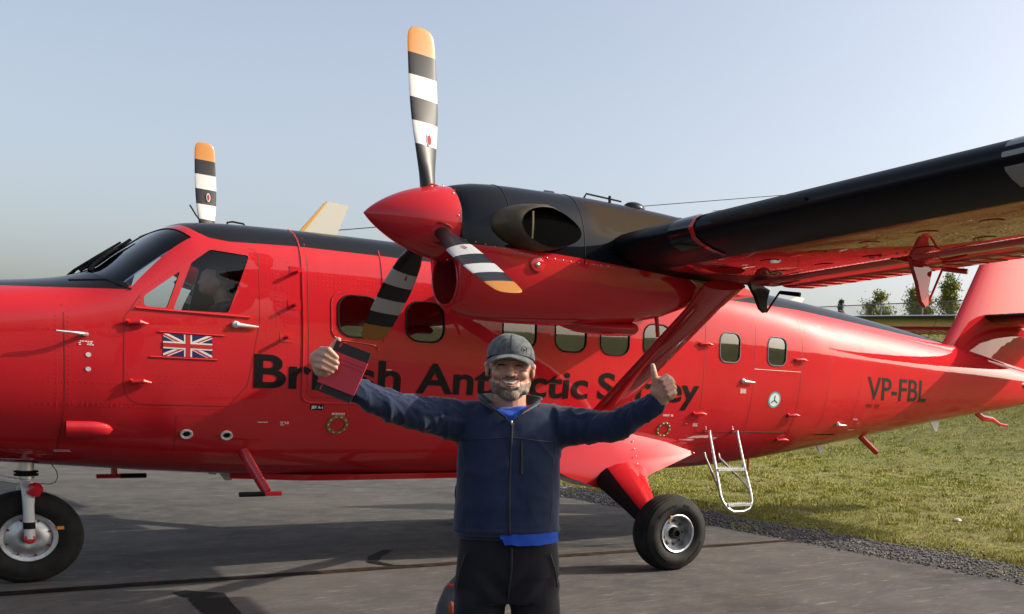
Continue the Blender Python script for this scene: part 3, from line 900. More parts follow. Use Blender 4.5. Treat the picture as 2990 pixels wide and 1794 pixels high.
# handles, ports, probes and other small fittings ------------------------------
def lever(x, z, L, name, m=CRANK, tilt=-3):
    p = on(x, z, .0); n = nrm(x, z); mb = MB()
    mb.lathe([(0, .028), (.018, .026), (.024, .016)], p, n, 16, cap=True)
    q = p + n * .022; d = Vector((math.cos(math.radians(tilt)), 0, math.sin(math.radians(tilt))))
    mb.tube([q, q + d * L * .5, q + d * L], [.017, .011, .008], 8)
    add(name, mb.mesh(), m, PLANE)
lever(3.335, 2.008, .15, 'door_handle'); lever(8.27, 1.793, .15, 'door_handle'); lever(9.98, 1.338, .13, 'door_handle')
def hinge(x, z, L=.12, m=RED):
    p = on(x, z, .012); mb = MB(); mb.tube([p, p + Vector((L * .6, -.02, .01)), p + Vector((L, -.012, .0))], [.012, .020, .008], 8); mb.tube([p + Vector((0, .02, -.02)), p + Vector((0, -.012, .02))], .012, 8)
    add('hinge', mb.mesh(), m, PLANE)
for x, z in ((2.65, 1.965), (2.67, 1.545)): hinge(x, z)
for x, z in ((7.66, 2.15), (7.66, 1.42)): hinge(x, z, .16)
for x, z in ((9.02, 2.06), (9.02, 1.43), (9.0, 1.14)): hinge(x, z, .17)
for x, z in ((3.766, 2.448), (3.747, 2.192), (3.691, 1.938)):
    p = on(x, z, 0); n = nrm(x, z); mb = MB(); mb.tube([p - n * .01, p + n * .075], .014, 8); mb.box(p + Vector((-.05, -.002, -.04)), p + Vector((.05, .012, .04))); add('mooring_stub', mb.mesh(), RED, PLANE)
for x, z in ((7.05, 1.78),):
    p = on(x, z, 0); n = nrm(x, z); mb = MB(); mb.lathe([(0, .03), (.03, .03), (.03, .02), (.005, .018)], p, n, 16, cap=True); add('drain_stub', mb.mesh(), RED, PLANE)
for x, z in ((2.419, 1.726), (2.418, 1.625)):
    disc(x, z, .016, 'static_port', CRANK, .003)
for x, z in ((3.039, 1.165), (3.309, 1.157)):
    p = on(x, z, 0); n = nrm(x, z); mb = MB(); mb.lathe([(-.01, .042), (.012, .042), (.014, .036), (.010, .027), (-.008, .022)], p, n, 20); add('lamp_ring', mb.mesh(), CRANK, PLANE)
    mb = MB(); mb.lathe([(.0, .026), (.004, .012), (.009, .010), (.01, .0005)], p, n, 16); add('lamp_socket', mb.mesh(), SEAL, PLANE)
for x, z in ((4.106, 1.254), (7.33, 1.249)):
    p = on(x, z, 0); n = nrm(x, z); mb = MB(); mb.lathe([(-.004, .086), (.006, .084), (.007, .060), (-.03, .056)], p, n, 28); FR = add('fuel_filler_ring', mb.mesh(), GOLD, PLANE)
    mb = MB(); mb.lathe([(.001, .058), (.003, .0005)], p, n, 24); add('fuel_filler_cap', mb.mesh(), RED, PLANE)
    mb = MB(); u = Vector((1, 0, 0)); w = n.cross(u).normalized()
    for k in range(10): mb.ball(p + (u * math.cos(k * .628) + w * math.sin(k * .628)) * .073 + n * .008, .006, 5)
    tag(add('ring_screws', mb.mesh(), STEEL, PLANE), kind='stuff')
p = on(2.36, 1.867, 0); mb = MB(); mb.tube([p + Vector((.06, .02, 0)), p + Vector((.02, -.06, 0)), p + Vector((-.03, -.075, .005)), p + Vector((-.13, -.075, .010))], [.018, .014, .010, .008], 8); add('pitot_tube', mb.mesh(), ALU, PLANE)
# teardrop blister low on the nose
mb = MB(); RG = []
for k in range(13):
    f_ = k / 12; x = 2.30 + .28 * f_; s = math.sqrt(max(1 - max(0, (f_ - .45) / .55)**2, .0009)); RG.append([on(x, 1.189 + .062 * s * math.sin(a), .055 * s * max(0, math.cos(a)) - .004) for a in np.linspace(-math.pi / 2, math.pi / 2, 12)])
mb.loft(RG, True, True, closed=False); add('nose_blister', mb.mesh(fix=True), RED, PLANE)
# steps under the cockpit doors
mb = MB(); a = on(3.445, 1.02, -.02); mb.tube([a, Vector((3.56, -.80, .71))], [.050, .043], 10, flat=.55); mb.tube([(3.46, -.82, .70), (3.66, -.82, .70)], .018, 8); ST1 = add('boarding_step', mb.mesh(), RED, PLANE)
mb = MB(); mb.tube([(3.36, -.82, .70), (3.54, -.82, .70)], .020, 8); add('step_grip', mb.mesh(), MBLK, PLANE)
mb = MB(); mb.tube([(2.74, .30, .88), (2.74, .30, .77)], .045, 8, flat=.5); mb.tube([(2.62, .30, .765), (2.78, .30, .765)], .018, 8); add('boarding_step', mb.mesh(), RED, PLANE)
mb = MB(); mb.tube([(2.78, .30, .765), (2.96, .30, .765)], .020, 8); add('step_grip', mb.mesh(), MBLK, PLANE)
# keel strip under the belly
mb = MB(); mb.loft([[(x, y, z) for y, z in ((-.34 * s, .80), (-.30 * s, .755 - .01 * s), (.30 * s, .755 - .01 * s), (.34 * s, .80))] for x, s in ((3.5, .05), (4.0, .9), (4.5, 1), (6.3, 1), (6.9, .8))]); add('belly_keel', mb.mesh(sharp=30), RED, PLANE)
def blade(pts, thick, name, m, parent=PLANE):
    """thin fin standing in the x-z plane"""
    mb = MB(); mb.loft([[(x, y - thick, z) for x, y, z in pts], [(x, y + thick, z) for x, y, z in pts]]); o = add(name, mb.mesh(sharp=30), m, parent); return o
blade([(3.42, .15, .84), (3.56, .15, .84), (3.55, .15, .725), (3.50, .15, .725)], .008, 'belly_antenna', WHITE)
blade([(3.32, .15, .84), (3.43, .15, .84), (3.43, .15, .775), (3.38, .15, .78)], .008, 'belly_antenna', WHITE)
blade([(9.0, -.1, .90), (9.03, -.1, .90), (9.025, -.1, .72), (9.01, -.1, .72)], .008, 'belly_antenna', RED)
blade([(10.2, 0, 1.05), (10.36, 0, 1.07), (10.32, 0, .93), (10.28, 0, .93)], .008, 'belly_antenna', WHITE)
blade([(12.35, -.05, 1.37), (12.55, -.05, 1.40), (12.52, -.05, 1.24), (12.46, -.05, 1.24)], .008, 'belly_antenna', WHITE)
mb = MB(); mb.tube([(10.86, -.12, 1.19), (10.95, -.12, 1.12), (11.20, -.12, .955)], [.045, .042, .040], 10); mb.ball((11.20, -.12, .955), .04, 8); add('tail_prop_rod', mb.mesh(), RED, PLANE)
mb = MB(); mb.tube([(13.45, 0, 1.53), (13.62, 0, 1.445), (13.85, 0, 1.435), (14.05, 0, 1.36), (14.25, 0, 1.34)], [.05, .05, .035, .022, .018], 8, flat=.6); add('tail_bumper', mb.mesh(), RED, PLANE)
# roof antennas and wires
A1 = blade([(4.02, -.15, 2.82), (4.30, -.15, 2.83), (4.42, -.15, 3.13), (4.24, -.15, 3.14)], .011, 'roof_antenna', mat('ivory_paint', (.46, .45, .38), .45)); tag(A1, 'ivory blade antenna with yellow leading edge')
blade([(3.985, -.15, 2.815), (4.025, -.15, 2.82), (4.245, -.15, 3.14), (4.215, -.15, 3.12)], .012, 'leading_edge_strip', YEL)
blade([(9.58, 0, 2.78), (9.82, 0, 2.77), (9.91, 0, 2.875), (9.77, 0, 2.88)], .011, 'roof_antenna', WHITE)
mb = MB(); mb.tube([(3.27, -.30, 2.79), (3.22, -.30, 2.86), (3.18, -.30, 2.93)], .006, 6); add('whip_antenna', mb.mesh(), SEAL, PLANE)
mb = MB(); mb.tube([(3.46, -.20, 2.80), (3.465, -.20, 2.845), (3.50, -.20, 2.855), (3.58, -.20, 2.85), (3.60, -.20, 2.82)], .008, 6); add('grab_handle', mb.mesh(), SEAL, PLANE)
mb = MB(); mb.tube([(4.25, 0, 2.90), (9.3, 0, 4.02), (14.25, 0, 5.12)], .004, 5); mb.tube([(4.25, 0, 2.80), (4.25, 0, 2.91)], .01, 6); add('wire_antenna', mb.mesh(), SEAL, PLANE)
mb = MB(); mb.tube([(12.45, .20, 2.50), (14.45, 0, 5.85)], .004, 5); add('wire_antenna', mb.mesh(), SEAL, PLANE)
# windscreen wipers
mb = MB(); mb.tube([(2.52, -.34, 2.345), (2.55, -.32, 2.40), (2.66, -.24, 2.50), (2.72, -.20, 2.545)], [.020, .014, .012, .010], 6); mb.tube([(2.49, -.12, 2.355), (2.64, -.12, 2.468), (2.82, -.12, 2.63)], [.012, .020, .012], 6); mb.tube([(2.55, -.14, 2.42), (2.70, -.15, 2.545)], [.022, .016], 6); add('windscreen_wiper', mb.mesh(), SEAL, PLANE)
mb = MB(); mb.tube([(2.48, .30, 2.335), (2.52, .28, 2.385), (2.66, .20, 2.505), (2.80, .14, 2.625)], [.016, .012, .012, .008], 6); add('windscreen_wiper', mb.mesh(), SEAL, PLANE)
seam([(2.36, 2.25), (2.55, 2.265), (2.68, 2.205)], 'windscreen_sill', m=BLK, bead=.007)

# ------------------------------------------------------------------ wing
DIH = math.tan(math.radians(3))
def airfoil(n=22, t=.165, camber=.02):
    up = []; lo = []
    for k in range(n + 1):
        x = .5 * (1 - math.cos(math.pi * k / n)); y = 5 * t * (.2969 * math.sqrt(x) - .126 * x - .3516 * x * x + .2843 * x**3 - .1036 * x**4)
        yc = camber * 4 * x * (1 - x); up.append((x, yc + y)); lo.append((x, yc - y))
    return up, lo
UP, LO = airfoil()
def af_z(u, side):
    A = UP if side > 0 else LO
    return float(np.interp(u, [p[0] for p in A], [p[1] for p in A]))
CX0, CHORD = 5.20, 1.98
def wing_pt(u, v, Y, s):
    """u along the chord, v thickness in chords, Y distance from the centre line"""
    return (CX0 + CHORD * u, s * Y, 2.51 - .086 * u + CHORD * v + DIH * Y)
def wing_material():
    m = mat('wing_paint', (.48, .015, .021), .4, coat=1.0, coat_rough=.02, spec=0)
    t = NT(m); X, Y, Z = t.xyz()
    edge = t.smooth(X, 5.56, 5.53)
    ay = t.math('ABSOLUTE', Y)
    # exhaust soot thrown back under the wing outboard of the engine
    so = t.math('SUBTRACT', ay, t.math('ADD', 3.16, t.math('MULTIPLY', t.math('SUBTRACT', X, 5.2), .36)))
    nz = t.noise(3, 5, .65, t.mapping((.6, 2.5, 1)))
    soot = t.math('MULTIPLY', t.math('MULTIPLY', t.smooth(t.math('SUBTRACT', so, t.math('MULTIPLY', nz, .35)), .02, -.16), t.smooth(X, 6.75, 6.35)), t.smooth(ay, 2.2, 2.3))
    c = t.mix(soot, (.54, .016, .022), (.006, .005, .005))
    t.base(t.mix(edge, c, (.004, .005, .008)))
    se = t.math('MAXIMUM', soot, edge)
    t.l.new(t.math('ADD', t.math('MULTIPLY', se, .28), .02), t.b.inputs['Coat Roughness'])
    t.l.new(t.math('SUBTRACT', 1.0, t.math('MULTIPLY', se, .65)), t.b.inputs['Coat Weight'])
    t.bump(t.noise(2.6, 2, .5), .12, .016, coat=True)
    return m
WINGM = wing_material()
RVW = {}
for s in (-1, 1):
    Ys = [.0, .5, 1, 2, 2.6, 3.2, 4, 5, 6, 7, 8, 9, 9.7, 9.88]
    rings = []
    for Y in Ys:
        k = 1.0 if Y < 9.6 else (.86 if Y < 9.8 else .6)
        P = [(x, y * k) for x, y in UP if x <= .70] + [(.70, af_z(.70, 1) * k), (.665, af_z(.665, 1) * k - .028), (.63, af_z(.63, -1) * k + .004)] + [(x, y * k) for x, y in reversed(LO) if .001 < x <= .62]
        rings.append([wing_pt(u, v, Y, s) for u, v in P])
    mb = MB(); mb.loft(rings); WING = add('wing', mb.mesh(sharp=35), WINGM, PLANE)
    # two rows of slotted flaps and the aileron, each a panel of its own
    def flap(y0, y1, u0, u1, drop_, name):
        rings = []
        for Y in (y0, y1):
            P = []
            n = 10
            for k in range(n + 1):
                f_ = .5 * (1 - math.cos(math.pi * k / n)); u = u0 + (u1 - u0) * f_; a, b = af_z(u, 1), af_z(u, -1); th = (a - b) * .5 * min(1, math.sqrt(f_ * 4)) ; P.append((u, (a + b) / 2 + th - drop_))
            for k in range(n - 1, 0, -1):
                f_ = .5 * (1 - math.cos(math.pi * k / n)); u = u0 + (u1 - u0) * f_; a, b = af_z(u, 1), af_z(u, -1); th = (a - b) * .5 * min(1, math.sqrt(f_ * 4)); P.append((u, (a + b) / 2 - th - drop_))
            rings.append([wing_pt(u, v, Y, s) for u, v in P])
        mb = MB(); mb.loft(rings); return add(name, mb.mesh(sharp=35), WINGM, PLANE)
    for y0, y1 in ((1.0, 2.45), (3.12, 4.86), (4.88, 6.3)):
        flap(y0, y1, .645, .80, .004, 'fore_flap'); flap(y0, y1, .815, 1.0, .006, 'flap')
    flap(6.32, 9.6, .645, .80, .004, 'fore_flap'); flap(6.32, 9.6, .815, 1.0, .006, 'aileron')
    # ribs stiffening the flap underside
    mb = MB()
    for k in range(36):
        Y = 3.2 + k * .17; a = wing_pt(.83, af_z(.83, -1) - .008, Y, s); b = wing_pt(.985, af_z(.985, -1) - .007, Y, s); mb.tube([a, b], .004, 4)
    tag(add('flap_stiffeners', mb.mesh(), RED, PLANE), kind='stuff')
    # flap and aileron hinge brackets
    for Y in (3.02, 4.82, 6.35, 8.2):
        P = [(.60, -.045), (.70, -.04), (.735, -.10), (.76, -.165), (.785, -.185), (.80, -.175), (.795, -.12), (.81, -.05), (.72, -.01), (.62, -.03)]
        if Y < 3.5: P = [(u, v * .72) for u, v in P]
        mb = MB(); mb.loft([[wing_pt(u, v, Y - .018, s) for u, v in P], [wing_pt(u, v, Y + .018, s) for u, v in P]]); add('hinge_bracket', mb.mesh(sharp=30), RED if Y > 3.5 else SEAL, PLANE)
        kk = .72 if Y < 3.5 else 1; mb = MB(); mb.tube([wing_pt(.80, -.18 * kk, Y + .0, s), wing_pt(.86, -.035, Y + .03, s)], .009, 6); mb.tube([wing_pt(.86, -.038, Y + .03, s), wing_pt(.90, -.05, Y + .20, s)], [.016, .020], 8); add('hinge_rod', mb.mesh(), RED if Y > 3.5 else SEAL, PLANE)
    # access covers and rivet rows on the underside
    mbc = MB()
    for Y in np.arange(3.75, 9.4, .48):
        for u in (.30, .50):
            c = Vector(wing_pt(u, af_z(u, -1), Y + (.12 if u > .4 else 0), s))
            V = [(c.x + .055 * math.cos(k * .5236), c.y + .085 * math.sin(k * .5236), 2.51 - .086 * ((c.x + .055 * math.cos(k * .5236) - CX0) / CHORD) + CHORD * af_z((c.x + .055 * math.cos(k * .5236) - CX0) / CHORD, -1) + DIH * abs(c.y + .085 * math.sin(k * .5236)) - .004) for k in range(12)]
            mb = MB(); mb.add(V, [tuple(range(12))]); add('access_cover', mb.mesh(fix=False), RED if u > .4 else WINGM, PLANE)
    mb = MB()
    for u in (.24, .36, .44, .58):
        for Y in np.arange(3.3, 9.4, .045):
            q = Vector(wing_pt(u, af_z(u, -1), Y, s)); mb.add([q + Vector((.005 * math.cos(k * 1.2566), .005 * math.sin(k * 1.2566), .0005)) for k in range(5)] + [q + Vector((0, 0, -.003))], [(k, (k + 1) % 5, 5) for k in range(5)])
    for Y in np.arange(3.6, 9.4, .6):
        for u in np.arange(.18, .62, .022):
            q = Vector(wing_pt(u, af_z(u, -1), Y, s)); mb.add([q + Vector((.005 * math.cos(k * 1.2566), .005 * math.sin(k * 1.2566), .0005)) for k in range(5)] + [q + Vector((0, 0, -.003))], [(k, (k + 1) % 5, 5) for k in range(5)])
    tag(add('wing_rivets', mb.mesh(fix=False, sharp=None), DARKRED, PLANE), kind='stuff')
    # stall strip and landing light in the leading edge
    mb = MB(); mb.loft([[wing_pt(u, v, Y, s) for u, v in ((-.002, .0), (-.012, .006), (.002, .012))] for Y in (4.35, 5.25)]); add('stall_strip', mb.mesh(smooth=False), BLK, PLANE)
    V = []; Fc = []
    for i, Y in enumerate(np.linspace(6.66, 7.25, 5)):
        for u, sd in ((.10, 1), (.05, 1), (.02, 1), (.0, 1), (.02, -1), (.05, -1), (.09, -1)):
            p = Vector(wing_pt(u, af_z(u, sd), Y, s)); V.append(p + Vector((-.004, 0, .003 * sd)))
        if i:
            for j in range(6): a = (i - 1) * 7 + j; Fc.append((a, a + 1, a + 8, a + 7))
    add('landing_light_cover', mesh_from(V, Fc), mat('frosted_lens', (.20, .21, .20), .4, coat=.4), PLANE)
    # red cuff and small lens on the leading edge just outboard of the engine
    for y0, y1, nm, m_ in ((4.10, 4.15, 'leading_edge_cuff', RED), (3.86, 4.10, 'leading_edge_lens', BLK)):
        V = []; Fc = []; prof = [(.16, 1), (.09, 1), (.04, 1), (.015, 1), (.0, 1), (.015, -1), (.04, -1), (.09, -1), (.15, -1)]
        if nm == 'leading_edge_lens': prof = [(.06, 1), (.03, 1), (.012, 1), (.0, 1), (.012, -1), (.03, -1), (.06, -1)]
        for i, Y in enumerate((y0, (y0 + y1) / 2, y1)):
            for u, sd in prof:
                p = Vector(wing_pt(u, af_z(u, sd), Y, s)); V.append(p + Vector((-.009, 0, .007 * sd)))
            if i:
                for j in range(len(prof) - 1): a = (i - 1) * len(prof) + j; Fc.append((a, a + 1, a + 1 + len(prof), a + len(prof)))
        add(nm, mesh_from(V, Fc), m_, PLANE)
    # bracing strut from the lower fuselage to the wing
    mb = MB(); a = Vector((6.44, s * .80, 1.26)); b = Vector((6.02, s * 3.42, 2.47)); RG = []
    for k in range(9):
        f_ = k / 8; c = a.lerp(b, f_); w = .135 if .1 < f_ < .9 else (.125 if f_ <= .1 else .17)
        ax = (b - a).normalized(); fx = Vector((1, 0, 0)); fx = (fx - ax * fx.dot(ax)).normalized(); fn = ax.cross(fx)
        RG.append([c + fx * w * math.cos(q) * (1 if math.cos(q) < 0 else 1.15) + fn * .042 * math.sin(q) for q in np.linspace(0, 2 * math.pi, 20, endpoint=False)])
    mb.loft(RG); add('wing_strut', mb.mesh(sharp=60), RED, PLANE)

# ------------------------------------------------------------------ engine nacelles
NY = 2.786
NAC = [(4.135, 2.955, 2.165, .255, 2.66), (4.15, 2.965, 2.135, .272, 2.66), (4.20, 2.98, 2.112, .292, 2.66), (4.28, 3.0, 2.095, .318, 2.65), (4.4, 3.015, 2.085, .345, 2.63), (4.6, 3.028, 2.082, .365, 2.61), (4.9, 3.04, 2.09, .375, 2.6), (5.2, 3.045, 2.11, .375, 2.6), (5.5, 3.042, 2.145, .37, 2.6), (5.8, 3.035, 2.215, .36, 2.62), (6.1, 3.02, 2.33, .335, 2.66), (6.35, 3.0, 2.45, .29, 2.70), (6.7, 2.93, 2.58, .20, 2.74), (7.0, 2.82, 2.66, .08, 2.74)]
def nac_material():
    m = mat('nacelle_paint', (.56, .017, .023), .4, coat=1.0, coat_rough=.02, spec=0)
    t = NT(m); X, Y, Z = t.xyz()
    b = t.curve(X, [(3.5, 2.56), (4.1, 2.561), (4.7, 2.565), (5.0, 2.556), (5.5, 2.533), (6.0, 2.508), (6.08, 2.50), (6.35, 2.30), (7.5, 2.2)], 3.5, 7.5, 4)
    f = t.smooth(t.math('SUBTRACT', Z, b), -.002, .002)
    nz = t.noise(4, 5, .65, t.mapping((.8, 1, 3)))
    band = t.math('ABSOLUTE', t.math('SUBTRACT', Z, 2.86))
    st = t.smooth(t.math('SUBTRACT', band, t.math('MULTIPLY', nz, .20)), .08, -.03)
    st = t.math('MULTIPLY', t.math('MULTIPLY', st, t.smooth(X, 4.95, 5.15)), t.smooth(X, 6.6, 5.7))
    blk = t.mix(t.math('MULTIPLY', st, .85), (.007, .008, .011), (.046, .033, .021))
    t.base(t.mix(f, (.56, .017, .023), blk))
    t.l.new(t.math('ADD', t.math('MULTIPLY', st, .40), .02), t.b.inputs['Coat Roughness'])
    t.l.new(t.math('MULTIPLY', t.math('SUBTRACT', 1.0, t.math('MULTIPLY', f, .40)), t.math('SUBTRACT', 1.0, t.math('MULTIPLY', st, .92))), t.b.inputs['Coat Weight'])
    t.bump(t.noise(3.2, 2, .5), .10, .016, coat=True)
    return m
NACM = nac_material()
SOOTM = mat('sooty_steel', (.085, .062, .042), .5, metal=.5)
t = NT(SOOTM); n = t.noise(8, 5); t.base(t.mix(t.val(n, .35, .7), (.045, .034, .022), (.11, .082, .052)))
VOID = mat('void_black', (.004, .004, .004), .95, spec=0)  # painted black: shallow mouth floor stands in for the dark inside the pipe
def nacelle(s):
    mb = MB(); N = 56; RG = []
    for x, zt, zb, w, zc in NAC:
        R_ = []
        for k in range(N):
            a = 2 * math.pi * k / N; c, sn = math.cos(a), math.sin(a); n = 2.15 if sn >= 0 else 2.5
            R_.append((x, s * NY + w * math.copysign(abs(c)**(2 / n), c), zc + (zt - zc if sn >= 0 else zc - zb) * math.copysign(abs(sn)**(2 / n), sn)))
        RG.append(R_)
    mb.loft(RG); me = mb.mesh(sharp=35)
    # ram air intake below the spinner: a real duct cut into the nose bowl
    cb = MB()
    rings = []
    for x, k in ((3.9, 1.0), (4.2, 1.0), (4.55, .85), (4.75, .7)):
        rings.append([(x, s * (NY) + .195 * k * math.cos(a), 2.338 + .172 * k * math.sin(a) * (1.0)) for a in np.linspace(0, 2 * math.pi, 36, endpoint=False)])
    cb.loft(rings, mi=1); c = temp(cb.mesh()); o = temp(me)
    for _ in range(2): o.data.materials.append(SEAL)
    b = o.modifiers.new('b', 'BOOLEAN'); b.object = c; b.operation = 'DIFFERENCE'; b.solver = 'EXACT'
    out = evaluated(o); drop(o); drop(c)
    out.set_sharp_from_angle(angle=math.radians(35))
    NC = add('engine_nacelle', out, [NACM, mat('intake_paint', (.26, .009, .011), .6)], PLANE)
    mb = MB(); L = [(4.132, s * NY + .199 * math.cos(a), 2.338 + .176 * math.sin(a)) for a in np.linspace(0, 2 * math.pi, 37)]
    mb.tube(L, .009, 6, cap=False); add('intake_lip', mb.mesh(), RED, NC)
    # exhaust stub on the outboard side (and its twin inboard)
    for d in (1, -1):
        e = s * d
        def R_(cx, hl, hz_, y0, y1, zc, p=1.0):
            out = []
            for a in np.linspace(0, 2 * math.pi, 40, endpoint=False):
                ca = math.cos(a); taper = 1 - .25 * max(0, ca); x = cx + hl * ca; f_ = (ca + 1) / 2
                out.append((x, s * NY + e * (y0 + (y1 - y0) * f_), zc + hz_ * math.sin(a) * taper))
            return out
        mb = MB()
        mb.loft([R_(4.60, .30, .150, .27, .30, 2.715), R_(4.60, .30, .158, .36, .345, 2.715), R_(4.63, .285, .155, .44, .36, 2.72), R_(4.66, .275, .150, .49, .375, 2.725), R_(4.69, .258, .135, .505, .378, 2.725)], False, False)
        add('exhaust_stub', mb.mesh(sharp=60), SOOTM, NC)
        mb = MB(); mb.loft([R_(4.69, .258, .135, .505, .378, 2.725), R_(4.69, .248, .127, .49, .379, 2.725), R_(4.68, .245, .126, .42, .381, 2.725), R_(4.68, .24, .124, .385, .383, 2.725)], False, True)
        add('exhaust_mouth', mb.mesh(sharp=60), VOID, NC)
        mb = MB(); mb.tube([(4.535, s * NY + e * .44, 2.635), (4.535, s * NY + e * .45, 2.725), (4.54, s * NY + e * .44, 2.815)], .012, 6); add('exhaust_vane', mb.mesh(), SOOTM, NC)
    # panel joints on the cowling
    def nring(x, a0, a1, off=.002):
        zt, zb, w, zc = [float(np.interp(x, [q[0] for q in NAC], [q[j] for q in NAC])) for j in (1, 2, 3, 4)]
        P = []
        for a in np.linspace(a0, a1, 30):
            c, sn = math.cos(a), math.sin(a); n = 2.15 if sn >= 0 else 2.5
            P.append((x, s * NY - s * -1 * (w + off) * math.copysign(abs(c)**(2 / n), c), zc + ((zt - zc if sn >= 0 else zc - zb) + off) * math.copysign(abs(sn)**(2 / n), sn)))
        return P
    for x, a0, a1 in ((4.44, 0.15, 2.9), (4.98, -.1, 3.0), (6.22, -1.3, 1.2), (6.0, .4, 1.5)):
        mb = MB(); mb.tube(nring(x, a0, a1, .0), .0035, 5); add('cowl_joint', mb.mesh(), SEAL, NC)
    mb = MB()
    for k in range(18):
        mb.ball(Vector(nring(4.15 + .06 * k, -.09, -.089, .0)[0]), .005, 4)
    tag(add('cowl_screws', mb.mesh(), STEEL, NC), kind='stuff')
    q = Vector(nring(4.62, -.18, -.17)[0]); mb = MB(); mb.lathe([(0, .055), (.004, .05), (.006, .045)], q, (0, s, 0), 20, cap=True); add('oil_filler_cover', mb.mesh(), RED, NC)
    mb = MB(); mb.ball(q + Vector((0, s * .006, 0)), (.018, .010, .018), 8); add('filler_latch', mb.mesh(), STEEL, NC)
    # oil cooler flap under the nacelle, vents on top
    mb = MB(); mb.loft([[(x, s * NY + .16 * k * math.cos(a), z + .055 * k * math.sin(a)) for a in np.linspace(0, 2 * math.pi, 20, endpoint=False)] for x, z, k in ((4.95, 2.12, .2), (5.15, 2.105, .8), (5.40, 2.105, 1.0), (5.58, 2.115, 1.0))]); add('oil_cooler_duct', mb.mesh(sharp=50), RED, NC)
    mb = MB(); mb.ball((5.62, s * NY, 3.045), (.09, .06, .045), 8); add('top_vent', mb.mesh(), BLK, NC)
    mb = MB(); mb.tube([(5.18, s * NY, 3.05), (5.20, s * NY, 3.085), (5.50, s * NY, 3.075)], .007, 6); mb.tube([(5.40, s * NY, 3.04), (5.40, s * NY, 3.10)], .012, 6); add('vent_rod', mb.mesh(), SEAL, NC)
    mb = MB(); mb.tube([(4.86, s * NY, 3.035), (4.93, s * NY, 3.038)], .02, 8); add('cowl_latch', mb.mesh(), BLK, NC)
    mb = MB(); mb.tube([(5.86, s * (NY - .02), 2.23), (5.90, s * (NY - .05), 2.08)], .018, 6); add('drain_mast', mb.mesh(), RED, NC)
for s in (-1, 1): nacelle(s)

# ------------------------------------------------------------------ propellers
PROPBLK = mat('propeller_black', (.009, .009, .011), .4, coat=.35, coat_rough=.15, spec=.2)
PROPWHT = mat('propeller_white', (.46, .47, .46), .4, coat=.5, coat_rough=.15)
PROPYEL = mat('propeller_yellow', (.42, .155, .003), .5, coat=.5, coat_rough=.15)
PR = [(.17, .052, .9, 8), (.24, .05, .85, 8), (.32, .058, .62, 14), (.40, .075, .40, 18), (.507, .086, .24, 14), (.58, .093, .19, 11), (.66, .098, .15, 9), (.74, .101, .125, 7), (.816, .102, .11, 6), (.89, .102, .10, 5), (.965, .101, .09, 4), (1.04, .099, .08, 3), (1.113, .097, .075, 2), (1.17, .095, .07, 1), (1.22, .091, .065, 0), (1.255, .083, .06, 0), (1.278, .068, .055, 0), (1.29, .045, .05, 0), (1.295, .015, .04, 0)]
BAND = [(1.113, 2), (.965, 0), (.816, 1), (.66, 0), (.507, 1), (0, 0)]
def prop_blade(hub, ang, s):
    """feathered blade: chord nearly fore-and-aft"""
    rad = Vector((0, -math.sin(ang), math.cos(ang)))            # blade axis (outboard port is -Y)
    cho = Vector((1, 0, 0)); nor = rad.cross(cho)
    mb = MB(); RG = []
    for r, hc, tk, tw in PR:
        a = math.radians(tw + 4); c = cho * math.cos(a) + nor * math.sin(a); n = rad.cross(c)
        ring_ = []
        for q in np.linspace(0, 2 * math.pi, 24, endpoint=False):
            ring_.append(hub + rad * r + c * (hc * math.cos(q) + .004) + n * (hc * tk * math.sin(q) * (1 if r < .3 else 1.0)))
        RG.append(ring_)
    n0 = 24
    mb.loft(RG)
    for i in range(len(RG) - 1):
        r = (PR[i][0] + PR[i + 1][0]) / 2; m_ = next(b for a, b in BAND if r >= a)
        for j in range(n0): mb.mi[i * n0 + j] = m_
    mb.mi[-1] = 2
    return mb.mesh(sharp=60)
